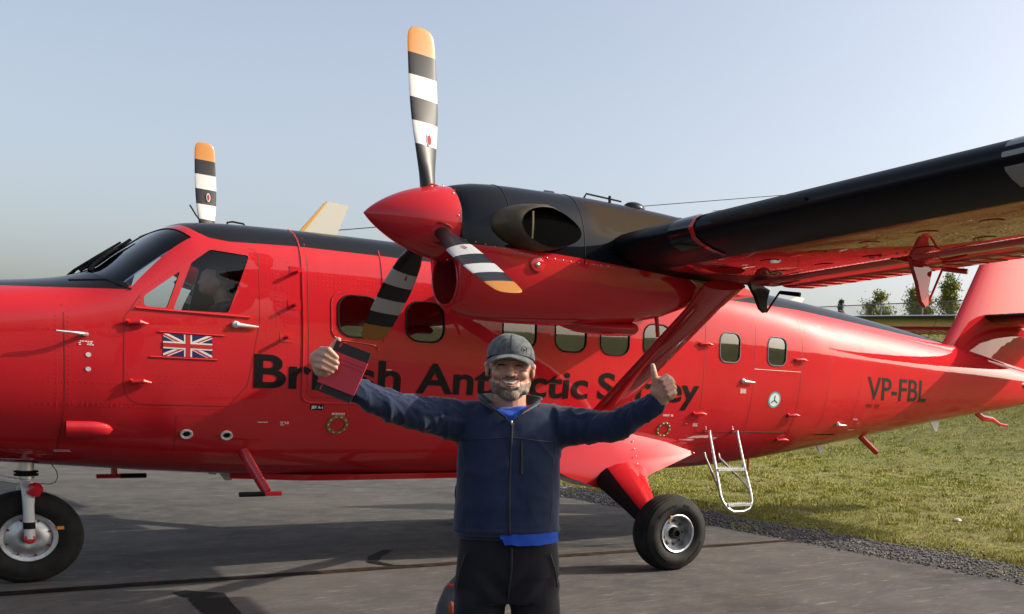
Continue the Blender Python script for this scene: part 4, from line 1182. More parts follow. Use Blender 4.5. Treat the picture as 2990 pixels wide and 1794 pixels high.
for s, psi in ((-1, -.116), (1, .036)):
    hub = Vector((4.018, s * NY, 2.704))
    mb = MB(); prof = []
    for k in range(25):
        f_ = k / 24; prof.append((-.42 + .545 * f_, .252 * (1 - (1 - f_)**1.75)**.82 if f_ < 1 else .252))
    prof[0] = (-.42, .004); prof.append((.13, .25)); prof.append((.13, .02))
    mb.lathe(prof, hub, (1, 0, 0), 56); PROP = add('propeller', mb.mesh(sharp=50), RED, PLANE)
    for k in range(3):
        ang = psi + k * 2 * math.pi / 3 if s < 0 else -psi + k * 2 * math.pi / 3
        me = prop_blade(hub, ang, s); add('blade', me, [PROPBLK, PROPWHT, PROPYEL], PROP)
        rad = Vector((0, -math.sin(ang), math.cos(ang)))
        u = Vector((1, 0, 0)); w = rad.cross(u); P = hub + rad * .225; mb = MB()
        L = [P + u * .078 * math.cos(a) + w * .072 * math.sin(a) + rad * (.012 - .05 * (math.cos(a) < -.1) * abs(math.cos(a))) for a in np.linspace(0, 2 * math.pi, 25)]
        mb.tube(L, .007, 5, cap=False); add('blade_collar', mb.mesh(), DARKRED, PROP)
        # maker's oval on the outer face of the blade
        rl = .545 if s < 0 else .735; side = Vector((0, -1, 0)); nn = rad.cross(Vector((1, 0, 0)))
        if nn.dot(side) < 0: nn = -nn
        tk = .024
        V = [hub + rad * (rl + .043 * math.sin(q)) + Vector((1, 0, 0)) * (.02 + .019 * math.cos(q)) + nn * tk for q in np.linspace(0, 2 * math.pi, 20, endpoint=False)]
        mb = MB(); mb.add(V, [tuple(range(20))]); add('blade_label', mb.mesh(fix=False), FLAGW, PROP)
        V = [hub + rad * (rl + .032 * math.sin(q)) + Vector((1, 0, 0)) * (.02 + .011 * math.cos(q)) + nn * (tk + .002) for q in np.linspace(0, 2 * math.pi, 20, endpoint=False)]
        mb = MB(); mb.add(V, [tuple(range(20))]); add('blade_label', mb.mesh(fix=False), FLAGR, PROP)
    mb = MB()
    for k in range(9):
        a = k * .698 + .2; mb.ball(hub + Vector((.095, .252 * math.cos(a), .252 * math.sin(a))), .006, 5)
    tag(add('spinner_screws', mb.mesh(), STEEL, PROP), kind='stuff')

# ------------------------------------------------------------------ landing gear
def tyre(c, R_, rr, w, grooves=True):
    """c centre, R_ outer radius, rr rim radius, w half width"""
    prof = [(-w * .62, rr), (-w * .80, rr + .015)]
    for k in range(9):
        a = math.radians(-62 + 0 * k); f_ = k / 8
        prof.append((-w * (.82 + .18 * math.sin(math.pi * min(1, f_ * 1.05))), rr + .02 + (R_ - rr - .055) * f_))
    crown = []
    n = 24
    for k in range(n + 1):
        f_ = -1 + 2 * k / n; y = f_ * w * .80; z = R_ - .030 * abs(f_)**2.6
        if grooves and k % 4 == 2: z -= .010
        crown.append((y, z))
    prof += crown
    prof += [(-y, r) for y, r in reversed(prof[:11])]
    mb = MB(); mb.lathe(prof, c, (0, 1, 0), 72)
    flat = []
    for p in mb.v:
        z = p[2]; y = p[1]
        if z < .006: z = .0015 + .3 * max(z, 0)
        flat.append((p[0], y, z))
    mb.v = flat
    return mb.mesh(sharp=28)
def wheel(c, R_, w, side, name, rimprof, hubprof):
    T = add(name, tyre(c, R_, .165, w), RUB, PLANE)
    cc = Vector(c)
    mb = MB(); mb.lathe(rimprof, cc, (0, side, 0), 48); add('rim', mb.mesh(sharp=35), ALU, T)
    mb = MB(); mb.lathe(hubprof, cc, (0, side, 0), 24); add('hub', mb.mesh(sharp=35), SEAL if name == 'main_wheel' else FLAGR, T)
    return T
ORANGE = mat('orange_paint', (.60, .22, .02), .6)
for s in (-1, 1):
    c = (6.66, s * 1.885, .345)
    rp = [(-.12, .172), (.118, .172), (.130, .178), (.134, .172), (.128, .160), (.06, .150), (.03, .140), (.035, .10), (.055, .075), (.06, .06), (.06, .02)]
    T = wheel(c, .355, .150, s, 'main_wheel', rp, [(.03, .058), (.10, .055), (.115, .048), (.118, .030), (.09, .026), (.09, .001)])
    mb = MB(); 
    for k in range(9):
        a = k * .698; mb.lathe([(.03, .012), (.06, .012), (.062, .004)], Vector(c) + Vector((.112 * math.cos(a), 0, .112 * math.sin(a))), (0, s, 0), 8, cap=True)
    tag(add('wheel_bolts', mb.mesh(), GREYP, T), kind='stuff')
    mb = MB(); a = math.radians(118)
    mb.box((-.010, -.003, -.014), (.010, .003, .014)); mb.v = [tuple(Vector(c) + Vector((p[0] * 1.0 + .180 * math.cos(a), s * .140 + p[1], p[2] + .180 * math.sin(a)))) for p in mb.v]; add('slip_mark', mb.mesh(False), ORANGE, T)
    # raised maker's lettering on the sidewall, as a ring of small ribs
    mb = MB()
    for a0, n_ in ((100, 9), (78, 3), (-20, 9), (215, 6)):
        for k in range(n_):
            a = math.radians(a0 + (k * 5.2 if a0 > 90 else -k * 5.2)); q = Vector(c) + Vector((.262 * math.cos(a), s * .149, .262 * math.sin(a))); u = Vector((math.cos(a), 0, math.sin(a))); w = Vector((-math.sin(a), 0, math.cos(a)))
            P = [q - u * .012 - w * .007, q + u * .012 - w * .007, q + u * .012 + w * .007, q - u * .012 + w * .007]
            mb.loft([[p - Vector((0, s * .01, 0)) for p in P], [p + Vector((0, s * .004, 0)) for p in P]])
    tag(add('sidewall_letters', mb.mesh(False), RUB, T), kind='stuff')
    # gear leg with black leading boot: y, leading edge x z, trailing edge x z, half thickness
    LEG = [(.55, 6.52, .86, 7.16, .95, .15), (.80, 6.49, .765, 7.08, .86, .15), (1.0, 6.47, .70, 6.98, .80, .125), (1.25, 6.44, .625, 6.84, .735, .10), (1.5, 6.415, .545, 6.71, .665, .08), (1.68, 6.40, .48, 6.63, .60, .07), (1.78, 6.42, .44, 6.60, .55, .05)]
    RG = []; RB = []
    for y, x0, z0, x1, z1, th in LEG:
        c0 = Vector(((x0 + x1) / 2, s * y, (z0 + z1) / 2)); fx = Vector(((x1 - x0) / 2, 0, (z1 - z0) / 2)); fn = Vector((0, s * .45, .9)).normalized() * th
        RG.append([c0 + fx * math.cos(q) + fn * math.sin(q) * (1 if math.cos(q) < .3 else .8) for q in np.linspace(0, 2 * math.pi, 32, endpoint=False)])
        RB.append([c0 + fx * 1.012 * math.cos(q) + fn * 1.05 * math.sin(q) for q in np.linspace(math.pi * .72, math.pi * 1.55, 15)])
    mb = MB(); mb.loft(RG); add('gear_leg', mb.mesh(sharp=60), RED, PLANE)
    mb = MB(); mb.loft(RB[1:], False, False, closed=False); add('leg_boot', mb.mesh(), MBLK, PLANE)
    mb = MB(); mb.tube([(6.50, s * 1.70, .47), (6.60, s * 1.74, .40), (6.66, s * 1.80, .345)], [.05, .06, .05], 10); add('axle', mb.mesh(), SEAL, PLANE)
    # big fairing that carries the leg: flat triangular side running aft
    P = [(5.90, .80, .93), (6.16, .84, .79), (6.50, .86, .665), (6.90, .99, .763), (7.35, .86, .885), (7.78, .70, 1.0), (7.35, .745, 1.12), (6.92, .775, 1.20), (6.45, .79, 1.21), (6.10, .79, 1.10)]
    cen = (6.72, .915, .95)
    V = [(x, s * (y + .02), z) for x, y, z in P] + [(cen[0], s * cen[1], cen[2])] + [(x, s * .35, z) for x, y, z in P]; n = len(P)
    F_ = [(k, (k + 1) % n, n) for k in range(n)] + [(k, n + 1 + k, n + 1 + (k + 1) % n, (k + 1) % n) for k in range(n)] + [tuple(range(n + 1, 2 * n + 1))]
    mb = MB(); mb.add(V, F_); GF = add('gear_fairing', mb.mesh(sharp=48), RED, PLANE)
    mb = MB()
    for a, b in ((P[2], P[9]), (P[3], P[7])):
        for k in range(7):
            f_ = k / 6; mb.ball((a[0] + (b[0] - a[0]) * f_, s * (a[1] + (b[1] - a[1]) * f_ + .022), a[2] + (b[2] - a[2]) * f_), .008, 4)
    tag(add('fairing_screws', mb.mesh(), STEEL, GF), kind='stuff')
# nose gear
c = (2.13, 0, .345)
rp = [(-.08, .172), (.085, .176), (.095, .181), (.100, .176), (.096, .150), (.075, .146), (.080, .128), (.098, .095), (.100, .06), (.09, .03)]
T = wheel(c, .352, .115, -1, 'nose_wheel', rp, [(.10, .036), (.175, .036), (.18, .026), (.178, .012), (.165, .010), (.165, .001)])
mb = MB()
for k in range(8):
    a = k * .785 + .3; mb.lathe([(.07, .008), (.092, .008), (.093, .003)], Vector(c) + Vector((.137 * math.cos(a), 0, .137 * math.sin(a))), (0, -1, 0), 8, cap=True)
tag(add('wheel_bolts', mb.mesh(), DARKRED, T), kind='stuff')
mb = MB(); mb.box((2.30, -.112, .40), (2.345, -.104, .425)); add('slip_mark', mb.mesh(False), ORANGE, T)
mb = MB()
for s in (-1, 1):
    mb.tube([(2.135, s * .05, .735), (2.135, s * .135, .70), (2.13, s * .150, .60), (2.13, s * .152, .345)], [.04, .042, .036, .034], 10)
mb.tube([(2.135, -.06, .735), (2.135, .06, .735)], .045, 10)
NG = add('nose_gear_fork', mb.mesh(), WHITE, PLANE)
mb = MB()
mb.tube([(2.13, -.151, .47), (2.13, -.152, .42)], .0375, 10); add('fork_band', mb.mesh(), SEAL, NG)
mb = MB(); mb.tube([(2.14, 0, .78), (2.145, 0, .98)], .048, 14); add('oleo_leg', mb.mesh(), STEEL, PLANE)
mb = MB(); mb.lathe([(-.02, .072), (-.016, .075), (-.004, .075), (-.002, .062), (.004, .062), (.006, .075), (.018, .075), (.02, .05)], (2.14, 0, .825), (0, 0, 1), 24); add('oleo_collar', mb.mesh(sharp=30), MBLK, PLANE)
mb = MB(); mb.tube([(2.12, -.02, .755), (1.95, -.02, .80), (1.70, 0, .96)], [.022, .026, .022], 8); add('torque_link', mb.mesh(), WHITE, PLANE)
mb = MB(); mb.lathe([(-.045, .02), (-.04, .045), (.0, .05), (.03, .045), (.05, .02), (.055, .004)], (2.17, -.17, .715), (.3, -.2, .8), 16, cap=True); add('towing_cap', mb.mesh(), RED, PLANE)
mb = MB(); mb.tube([(2.20, -.05, .95), (2.245, -.055, .93), (2.29, -.06, .89), (2.318, -.06, .84), (2.322, -.06, .79), (2.305, -.06, .755), (2.27, -.06, .742), (2.20, -.06, .75)], .0035, 5); add('brake_hose', mb.mesh(), GREYP, PLANE)

# ------------------------------------------------------------------ tail
def foil_ring(fn, n=14):
    out = []
    for k in range(n + 1):
        x = .5 * (1 - math.cos(math.pi * k / n)); out.append((x, 5 * (.2969 * math.sqrt(x) - .126 * x - .3516 * x * x + .2843 * x**3 - .1036 * x**4)))
    return [fn(x, t) for x, t in out] + [fn(x, -t) for x, t in reversed(out[1:-1])]
RG = []
for z in np.linspace(2.15, 5.92, 14):
    le = 12.63 + .592 * (z - 2.504) - (.25 * max(0, 2.62 - z) if z < 2.62 else 0); te = 15.05 + .12 * (z - 2) / 4; tk = .105 - .01 * (z - 2)
    RG.append(foil_ring(lambda x, t, le=le, te=te, tk=tk, z=z: (le + (te - le) * x, (te - le) * tk * t * .95, z)))
mb = MB(); mb.loft(RG); FIN = add('tail_fin', mb.mesh(sharp=35), RED, PLANE)
RG = []
for z in np.linspace(2.2, 5.9, 6):
    RG.append([(15.07 + .12 * (z - 2) / 4, -.06, z), (15.07 + .12 * (z - 2) / 4, .06, z), (15.85, .012, z), (15.85, -.012, z)])
mb = MB(); mb.loft(RG); add('rudder', mb.mesh(sharp=30), RED, PLANE)
STABM = mat('tailplane_paint', (.30, .006, .009), .4, coat=1.0, coat_rough=.02, spec=0)
t = NT(STABM); X, Y, Z = t.xyz()
ed = t.smooth(t.math('SUBTRACT', X, t.math('MULTIPLY', t.math('ABSOLUTE', Y), .06)), 13.60, 13.585)
tip = t.smooth(t.math('ABSOLUTE', Y), 3.03, 3.035)
t.base(t.mix(t.math('MULTIPLY', ed, t.math('SUBTRACT', 1.0, tip)), (.52, .016, .022), (.007, .008, .010)))
for s in (-1, 1):
    RG = []
    for Y in (.0, .1, .8, 1.6, 2.4, 3.04, 3.12, 3.17):
        le = 13.40 + .06 * Y; k = 1 if Y < 3.1 else (.8 if Y < 3.15 else .35)
        RG.append(foil_ring(lambda x, t, le=le, Y=Y, k=k: (le + 1.0 * x, s * Y, 2.945 + .025 * Y - .10 * x + .125 * t * 1.0 * k + (.0 if t > 0 else 0))))
    mb = MB(); mb.loft(RG); STB = add('tailplane', mb.mesh(sharp=35), STABM, PLANE)
    mb = MB(); mb.loft([[(14.42 + .02 * Y / 3, s * Y, 2.865 + .025 * Y), (14.42 + .02 * Y / 3, s * Y, 2.80 + .025 * Y), (15.0, s * Y, 2.765 + .025 * Y), (15.0, s * Y, 2.775 + .025 * Y)] for Y in (.16, 3.14)]); add('elevator', mb.mesh(sharp=30), STABM, PLANE)
    mb = MB(); RGt = []
    for f_ in np.linspace(0, 1, 8):
        r = .065 * math.sqrt(max(.02, 1 - (1 - min(1, f_ * 2.2))**2)) if f_ < .9 else .045; RGt.append([(13.40 + 1.35 * f_, s * 3.2 + r * math.cos(a), 3.05 - .10 * f_ + r * math.sin(a)) for a in np.linspace(0, 2 * math.pi, 14, endpoint=False)])
    mb.loft(RGt); add('tailplane_tip', mb.mesh(), RED, STB)
    mb = MB()
    for k in range(14):
        Y = .35 + .2 * k; mb.tube([(14.45, s * Y, 2.797 + .025 * Y), (14.98, s * Y, 2.762 + .025 * Y)], .005, 4)
    tag(add('elevator_stiffeners', mb.mesh(), RED, STB), kind='stuff')
mb = MB(); mb.tube([(14.12, -.20, 1.975), (14.30, -.23, 1.975), (14.75, -.20, 1.98)], [.045, .05, .04], 10); add('tail_fitting', mb.mesh(), DARKRED, PLANE)
disc(14.25, 2.0, .001, 'tail_rivet', RED, .001)

# ------------------------------------------------------------------ boarding ladder hung in the rear doorway
LAD = empty('boarding_ladder', (8.15, -.95, .37)); tag(LAD, 'bare metal boarding ladder hooked to the sill of the rear door', 'ladder')
def rail(x0, x1, f_): return Vector((x0 + (x1 - x0) * f_, -.79 - .22 * f_, 1.225 - .86 * f_))
ux = Vector((1, 0, 0))
L1 = [Vector((7.885, -.745, 1.235)), rail(7.905, 7.96, 0) + Vector((0, -.01, .012)), rail(7.905, 7.96, .04), rail(7.905, 7.975, .4), rail(7.905, 7.965, .78), rail(7.905, 7.985, .86), rail(7.905, 8.03, .94), rail(7.905, 8.10, .99)]
L2 = [rail(8.285, 8.24, .99), rail(8.285, 8.33, .955), rail(8.285, 8.385, .87), rail(8.285, 8.40, .78), rail(8.285, 8.385, .4), rail(8.285, 8.38, .04), rail(8.285, 8.38, 0) + Vector((0, -.01, .012)), Vector((8.265, -.745, 1.235))]
mb = MB(); mb.tube(L1 + L2, .0165, 10); add('side_rails', mb.mesh(), STEEL, LAD)
for k in (.465, .905):
    a = rail(7.905, 7.98 if k < .5 else 8.03, k); b = rail(8.285, 8.385 if k < .5 else 8.355, k)
    mb = MB(); mb.box((0, 0, 0), (1, 1, 1)); dx = b - a
    mb.v = [tuple(a + dx * p[0] + Vector((0, -.035 + .07 * p[1], -.012 + .024 * p[2]))) for p in mb.v]
    RNG = add('rung', mb.mesh(False), ALU, LAD)
    mb = MB()
    for j in range(12):
        q = a + dx * ((j + .5) / 12)
        for yy in (-.032, .032): mb.add([q + Vector((-.008, yy - .003, .012)), q + Vector((.008, yy - .003, .012)), q + Vector((.008, yy + .003, .012)), q + Vector((-.008, yy + .003, .012)), q + Vector((0, yy, .03))], [(0, 1, 4), (1, 2, 4), (2, 3, 4), (3, 0, 4)])
    tag(add('rung_teeth', mb.mesh(False), CRANK, RNG), kind='stuff')
for a, b in ((Vector((7.93, -.70, .95)), rail(7.905, 7.97, .72)), (Vector((8.20, -.60, .93)), rail(8.285, 8.39, .70))):
    mb = MB(); mb.tube([a + Vector((0, .02, .05)), a, b], .012, 8); add('brace', mb.mesh(), STEEL, LAD)

# ------------------------------------------------------------------ people
SKIN = mat('skin', (.50, .28, .20), .5)
t = NT(SKIN); n = t.noise(30, 4); n2 = t.noise(9, 3)
t.base(t.mix(t.val(n2, .35, .7), t.mix(t.val(n, .35, .65), (.40, .215, .150), (.49, .285, .205)), (.47, .23, .165)))
t.b.inputs['Subsurface Weight'].default_value = .08
t.b.inputs['Subsurface Radius'].default_value = (.012, .005, .003)
t.bump(t.noise(140, 3), .12, .002)
def cloth(name, c0, c1, scale=400, rough=.9, bump=.25, sheen=.25):
    m = mat(name, c0, rough, spec=.25); t = NT(m)
    n = t.noise(40 if 'cap' in name else 7, 5, .65); t.base(t.mix(t.val(n, .35, .7), c0, c1))
    w1 = t.noise(scale, 2, .5, t.mapping((1, 1, .35)))
    t.bump(t.mix(.35, w1, t.noise(18, 4)), bump, .004)
    t.b.inputs['Sheen Weight'].default_value = sheen; t.b.inputs['Sheen Roughness'].default_value = .4
    return m
NAVYF = cloth('navy_fleece', (.009, .016, .042), (.015, .025, .060))
ROYAL = cloth('royal_blue_cotton', (.010, .048, .30), (.016, .065, .38), 300)
PANTS = cloth('black_softshell', (.007, .007, .011), (.012, .012, .017), 300, .8, .2, .1)
LINING = cloth('black_fleece_lining', (.006, .006, .007), (.012, .012, .013), 200)
CAPM = cloth('washed_denim_cap', (.040, .050, .060), (.150, .158, .160), 260, .9, .4, .1)
HAIRM = mat('greying_beard', (.12, .09, .07), .8)
t = NT(HAIRM); n = t.noise(170, 3, .7, t.mapping((1, 1, .35))); n2 = t.noise(14, 3)
t.base(t.mix(t.val(n2, .42, .6), t.mix(t.val(n, .35, .65), (.075, .045, .032), (.24, .145, .10)), t.mix(t.val(n, .35, .65), (.12, .092, .072), (.32, .27, .23))))
t.bump(n, .5, .002)
DARKBR = mat('dark_eye', (.018, .012, .010), .3)
TEETH = mat('teeth', (.58, .54, .47), .3)
LIP = mat('lips', (.34, .13, .11), .5)
MOUTH = mat('mouth_inside', (.02, .008, .008), .7)

MPOS = Vector((2.966, -6.07, 0))
MROT = math.atan2(-.4479847, .8940412)
DM = 4.304
def A(u, z, d=0.0):
    """a point seen at (u, z) in the man's frontal plane, standing d metres in front of it"""
    k = 1 - d / DM
    return Vector((u * k, -d, 1.655 + (z - 1.655) * k))
MAN = empty('person', MPOS, MROT)
tag(MAN, 'smiling man in grey cap and navy fleece jacket with arms raised and thumb up', 'person')
MW = Matrix.Translation(MPOS) @ Matrix.Rotation(MROT, 4, 'Z')
def madd(name, me, m, parent=None):
    me.transform(MW); return add(name, me, m, parent or MAN)
def cap(mb, path, rad, n=14):
    """closed tapered tube with round ends"""
    P = [Vector(p) for p in path]
    a, b = (P[0] - P[1]).normalized(), (P[-1] - P[-2]).normalized()
    P2 = []; R2 = []
    for k in (1.0, .86, .5): P2.append(P[0] + a * rad[0] * k); R2.append(rad[0] * math.sqrt(max(0.0025, 1 - k * k)))
    P2 += P; R2 += list(rad)
    for k in (.5, .86, 1.0): P2.append(P[-1] + b * rad[-1] * k); R2.append(rad[-1] * math.sqrt(max(.0025, 1 - k * k)))
    mb.tube(P2, R2, n)
def eloft(mb, rows, n=28, p=2.3):
    """rows: z, half width, front depth, back depth, x shift"""
    RG = []
    for z, w, f, b, x in rows:
        RG.append([(x + w * math.copysign(abs(math.cos(a))**(2 / p), math.cos(a)), (b if math.sin(a) > 0 else f) * abs(math.sin(a))**(2 / p), z) for a in np.linspace(0, 2 * math.pi, n, endpoint=False)])
    mb.loft(RG)

# joints ---------------------------------------------------------------------------
SHL, ELL, WRL = Vector((-.175, .02, 1.50)), A(-.405, 1.540, .14), A(-.625, 1.640, .30)
SHR, ELR, WRR = Vector((.180, .02, 1.495)), A(.400, 1.498, .12), A(.585, 1.615, .22)
body = MB()
# head
body.ball((0, .005, 1.735), (.077, .097, .093), 14)
body.ball((0, -.018, 1.690), (.070, .078, .075), 14)
body.ball((0, -.030, 1.645), (.062, .066, .055), 12)
body.ball((0, -.072, 1.615), (.034, .030, .028), 10)
cap(body, [(-.045, -.078, 1.737), (0, -.088, 1.740), (.045, -.078, 1.737)], [.014, .016, .014], 8)
cap(body, [(0, -.088, 1.732), (0, -.104, 1.702), (0, -.113, 1.692)], [.010, .012, .0145], 8)
for s in (-1, 1):
    body.ball((s * .014, -.100, 1.689), (.011, .012, .009), 8)
    body.ball((s * .042, -.066, 1.690), (.026, .026, .022), 10)
    body.ball((s * .083, .012, 1.706), (.010, .020, .031), 10)
    body.ball((s * .086, .006, 1.722), (.010, .016, .014), 8)
    cap(body, [(s * .060, -.02, 1.66), (s * .052, -.05, 1.628)], [.018, .016], 8)
cap(body, [(-.026, -.092, 1.642), (0, -.098, 1.638), (.026, -.092, 1.642)], [.009, .010, .009], 8)
cap(body, [(0, .018, 1.66), (0, .018, 1.58), (0, .025, 1.50)], [.060, .060, .068], 18)
# trunk and limbs under the clothes
eloft(body, [(.90, .15, -.10, .12, 0), (1.05, .155, -.12, .11, 0), (1.25, .16, -.11, .11, 0), (1.42, .165, -.10, .10, 0), (1.52, .12, -.06, .08, 0)])
for sh, el, wr in ((SHL, ELL, WRL), (SHR, ELR, WRR)):
    cap(body, [sh, el], [.050, .042], 12); cap(body, [el, el.lerp(wr, .35), wr], [.040, .041, .028], 12)
for s in (-1, 1):
    cap(body, [(s * .095, .01, .92), (s * .10, -.005, .52), (s * .105, .02, .10)], [.080, .056, .040], 14)
    cap(body, [(s * .105, .03, .06), (s * .125, -.13, .05)], [.042, .035], 12)
def finger(pts, r):
    cap(body, pts, [q * .92 for q in r], 10)
# his right hand (left in the picture): fingers over the front of the wallet, thumb behind its edge
dW = .335
def Q(u, z, d): return A(u, z, d)
palm = [WRL, Q(-.650, 1.672, .325), Q(-.672, 1.712, .325)]
cap(body, palm, [.027, .033, .030], 12)
cap(body, [Q(-.668, 1.672, .33), Q(-.678, 1.715, .33)], [.022, .024], 10)
for k, (kn, mid, tip) in enumerate(((((-.662, 1.748)), (-.638, 1.750), (-.612, 1.722)), ((-.680, 1.733), (-.650, 1.728), (-.611, 1.702)), ((-.687, 1.711), (-.657, 1.706), (-.616, 1.683)), ((-.684, 1.690), (-.660, 1.683), (-.629, 1.669)))):
    finger([Q(*kn, .335), Q(*mid, .372), Q(*tip, .366)], [.0125, .0115, .0095])
    finger([Q(-.667, 1.70, .325), Q(*kn, .335)], [.017, .0135])
finger([Q(-.655, 1.705, .315), Q(-.628, 1.752, .312), Q(-.606, 1.787, .322)], [.017, .0135, .011])
# his left hand (right in the picture): fist with the thumb up
cap(body, [WRR, Q(.590, 1.640, .235), Q(.592, 1.672, .24)], [.029, .036, .036], 12)
cap(body, [Q(.565, 1.650, .24), Q(.570, 1.690, .25)], [.026, .022], 10)
cap(body, [Q(.615, 1.640, .24), Q(.610, 1.690, .24)], [.026, .026], 10)
for k, (b, m_, e, t_) in enumerate((((.612, 1.706), (.604, 1.712), (.583, 1.695), (.594, 1.683)), ((.629, 1.688), (.621, 1.693), (.594, 1.675), (.603, 1.664)), ((.637, 1.666), (.630, 1.670), (.604, 1.655), (.611, 1.645)), ((.638, 1.645), (.632, 1.648), (.611, 1.637), (.615, 1.629)))):
    finger([Q(*b, .240), Q(*m_, .272), Q(*e, .283), Q(*t_, .264)], [.0125, .0125, .0115, .0095])
finger([Q(.562, 1.672, .25), Q(.557, 1.705, .265), Q(.552, 1.730, .268), Q(.547, 1.752, .262)], [.019, .0145, .0125, .0105])
bme = remesh(body.mesh(), .0034, 3, .45)
BODY_LOCAL = bme.copy()
BODY = madd('body', bme, SKIN)
BV = [v.co.copy() for v in BODY_LOCAL.vertices]
BF = [tuple(p.vertices) for p in BODY_LOCAL.polygons]
btree = BVHTree.FromPolygons(BV, BF)
BN = [v.normal.copy() for v in BODY_LOCAL.vertices]
def grown(test, off, name, m, parent, fuzz=0.0):
    """patch of the body surface pushed outwards (beard, hair)"""
    keep = [f for f in BF if all(test(BV[i]) for i in f)]
    idx = {}; V = []
    for f in keep:
        for i in f:
            if i not in idx:
                p = BV[i]; o = off + fuzz * noise.noise(p * 260); idx[i] = len(V); V.append(p + BN[i] * o)
    me = mesh_from(V, [[idx[i] for i in f] for f in keep]); return madd(name, me, m, parent)
def beard_test(p):
    if p.z < 1.585 or p.z > 1.712 or p.y > .03 or abs(p.x) > .08: return False
    if p.z < 1.618 and p.y > -.05: return False
    if p.y > -.012 and p.z < 1.635: return False
    if abs(p.x) > .03 and p.z > 1.655 + .35 * max(0, abs(p.x) - .048) - .10 * max(0, .05 - abs(p.x)) and p.y < -.035 and not (abs(p.x) < .04 and p.z < 1.672): return False
    if abs(p.x) < .040 and 1.6655 - .10 * max(0, abs(p.x) - .012) < p.z < 1.681 - .12 * max(0, abs(p.x) - .014) and p.y < -.06 and not (abs(p.x) < .02 and p.y < -.104): return True
    if p.z > 1.671 + .018 * min(1, max(0, (abs(p.x) - .030) / .03)): return abs(p.x) > .060 and p.y > -.045 and p.z < 1.71
    if abs(p.x) < .036 and 1.646 < p.z < 1.663 - 0 and p.y < -.05: return False
    return True
grown(beard_test, .0012, 'beard', HAIRM, MAN, .0014)
# eyes, brows, mouth
for s in (-1, 1):
    def face(x, z):
        h = btree.ray_cast(Vector((x, -.4, z)), Vector((0, 1, 0)))[0]; return h if h else Vector((x, -.09, z))
    P = [face(s * (.018 + .030 * k / 6), 1.7215 + .0035 * math.sin(math.pi * k / 6)) + Vector((0, -.0012, 0)) for k in range(7)]
    mb = MB(); mb.tube(P, [.0015, .003, .0042, .0045, .0042, .003, .0015], 6); madd('eye', mb.mesh(), DARKBR)
    P = [face(s * (.016 + .036 * k / 6), 1.7275 + .004 * math.sin(math.pi * k / 6)) + Vector((0, -.002, 0)) for k in range(7)]
    mb = MB(); mb.tube(P, .0028, 6); madd('eyelid', mb.mesh(), SKIN)
    P = [face(s * (.016 + .036 * k / 6), 1.7125 - .002 * math.sin(math.pi * k / 6)) + Vector((0, -.001, 0)) for k in range(7)]
    mb = MB(); mb.tube(P, .0032, 6); madd('eyelid', mb.mesh(), SKIN)
def lipcurve(dz, w, n=11, sag=.013): return [face(-w + 2 * w * k / (n - 1), 1.668 + dz - sag * (1 - (2 * k / (n - 1) - 1)**2)) + Vector((0, -.002, 0)) for k in range(n)]
up, lo = lipcurve(.001, .034, sag=.006), lipcurve(.0, .034, sag=.022)
mb = MB(); mb.loft([up, lo], False, False, closed=False); mb.v = [(x, y - .0015, z) for x, y, z in mb.v]; madd('mouth', mb.mesh(), MOUTH)
u2, l2 = lipcurve(-.0010, .030, sag=.0060), lipcurve(-.0010, .029, sag=.0165)
mb = MB(); mb.loft([u2, l2], False, False, closed=False); mb.v = [(x, y - .0035, z) for x, y, z in mb.v]; madd('teeth', mb.mesh(), TEETH)
mb = MB(); mb.tube(up, .0026, 6); madd('lip', mb.mesh(), LIP)
mb = MB(); mb.tube([p + Vector((0, -.002, -.001)) for p in lo], [.001, .002, .0028, .0034, .0038, .004, .0038, .0034, .0028, .002, .001], 6); madd('lip', mb.mesh(), LIP)

# jacket ---------------------------------------------------------------------------
jk = MB()
eloft(jk, [(1.055, .190, -.135, .125, -.005), (1.075, .196, -.150, .130, -.006), (1.10, .198, -.158, .132, -.006), (1.18, .196, -.158, .130, -.004), (1.28, .193, -.142, .128, 0), (1.38, .192, -.132, .128, 0), (1.45, .192, -.122, .122, 0), (1.51, .185, -.105, .115, 0), (1.548, .155, -.085, .10, 0), (1.575, .105, -.070, .09, 0), (1.590, .085, -.065, .085, 0)], 36, 2.5)
for sh, el, wr, s in ((SHL, ELL, WRL, -1), (SHR, ELR, WRR, 1)):
    cap(jk, [Vector((s * .10, .01, 1.485)), sh, sh.lerp(el, .5), el], [.100, .086, .068, .058], 20)
    cap(jk, [el, el.lerp(wr, .4), wr.lerp(el, .12)], [.058, .052, .042], 18)
jme = remesh(jk.mesh(), .0065, 5, .5)
def folds(me, fn):
    nv = len(me.vertices); co = np.empty(nv * 3); no = np.empty(nv * 3)
    me.vertices.foreach_get('co', co); me.vertices.foreach_get('normal', no); co = co.reshape(-1, 3); no = no.reshape(-1, 3)
    d = np.array([fn(Vector(p)) for p in co]); co += no * d[:, None]
    me.vertices.foreach_set('co', co.ravel()); me.update()
def limb_fold(p, a, b, freq, amp, twist, seed):
    ax = b - a; L = ax.length; tt = (p - a).dot(ax) / (L * L); r = p - a - ax * tt
    if r.length > .13: return 0
    ang = math.atan2(r.z, r.y); nz = noise.noise(p * 5 + Vector((seed, 0, 0)))
    q = tt * freq + twist * .45 * math.sin(ang + seed) + .55 * nz
    r1 = 1 - 2 * abs(noise.noise(Vector((tt * 6 + .7 * math.sin(ang + seed), ang * .7, seed)))); r2 = 1 - 2 * abs(noise.noise(Vector((tt * 11 - .9 * math.sin(ang), ang * 1.1, seed + 5))))
    return amp * (.75 * r1**3 + .4 * r2**3 - .35)
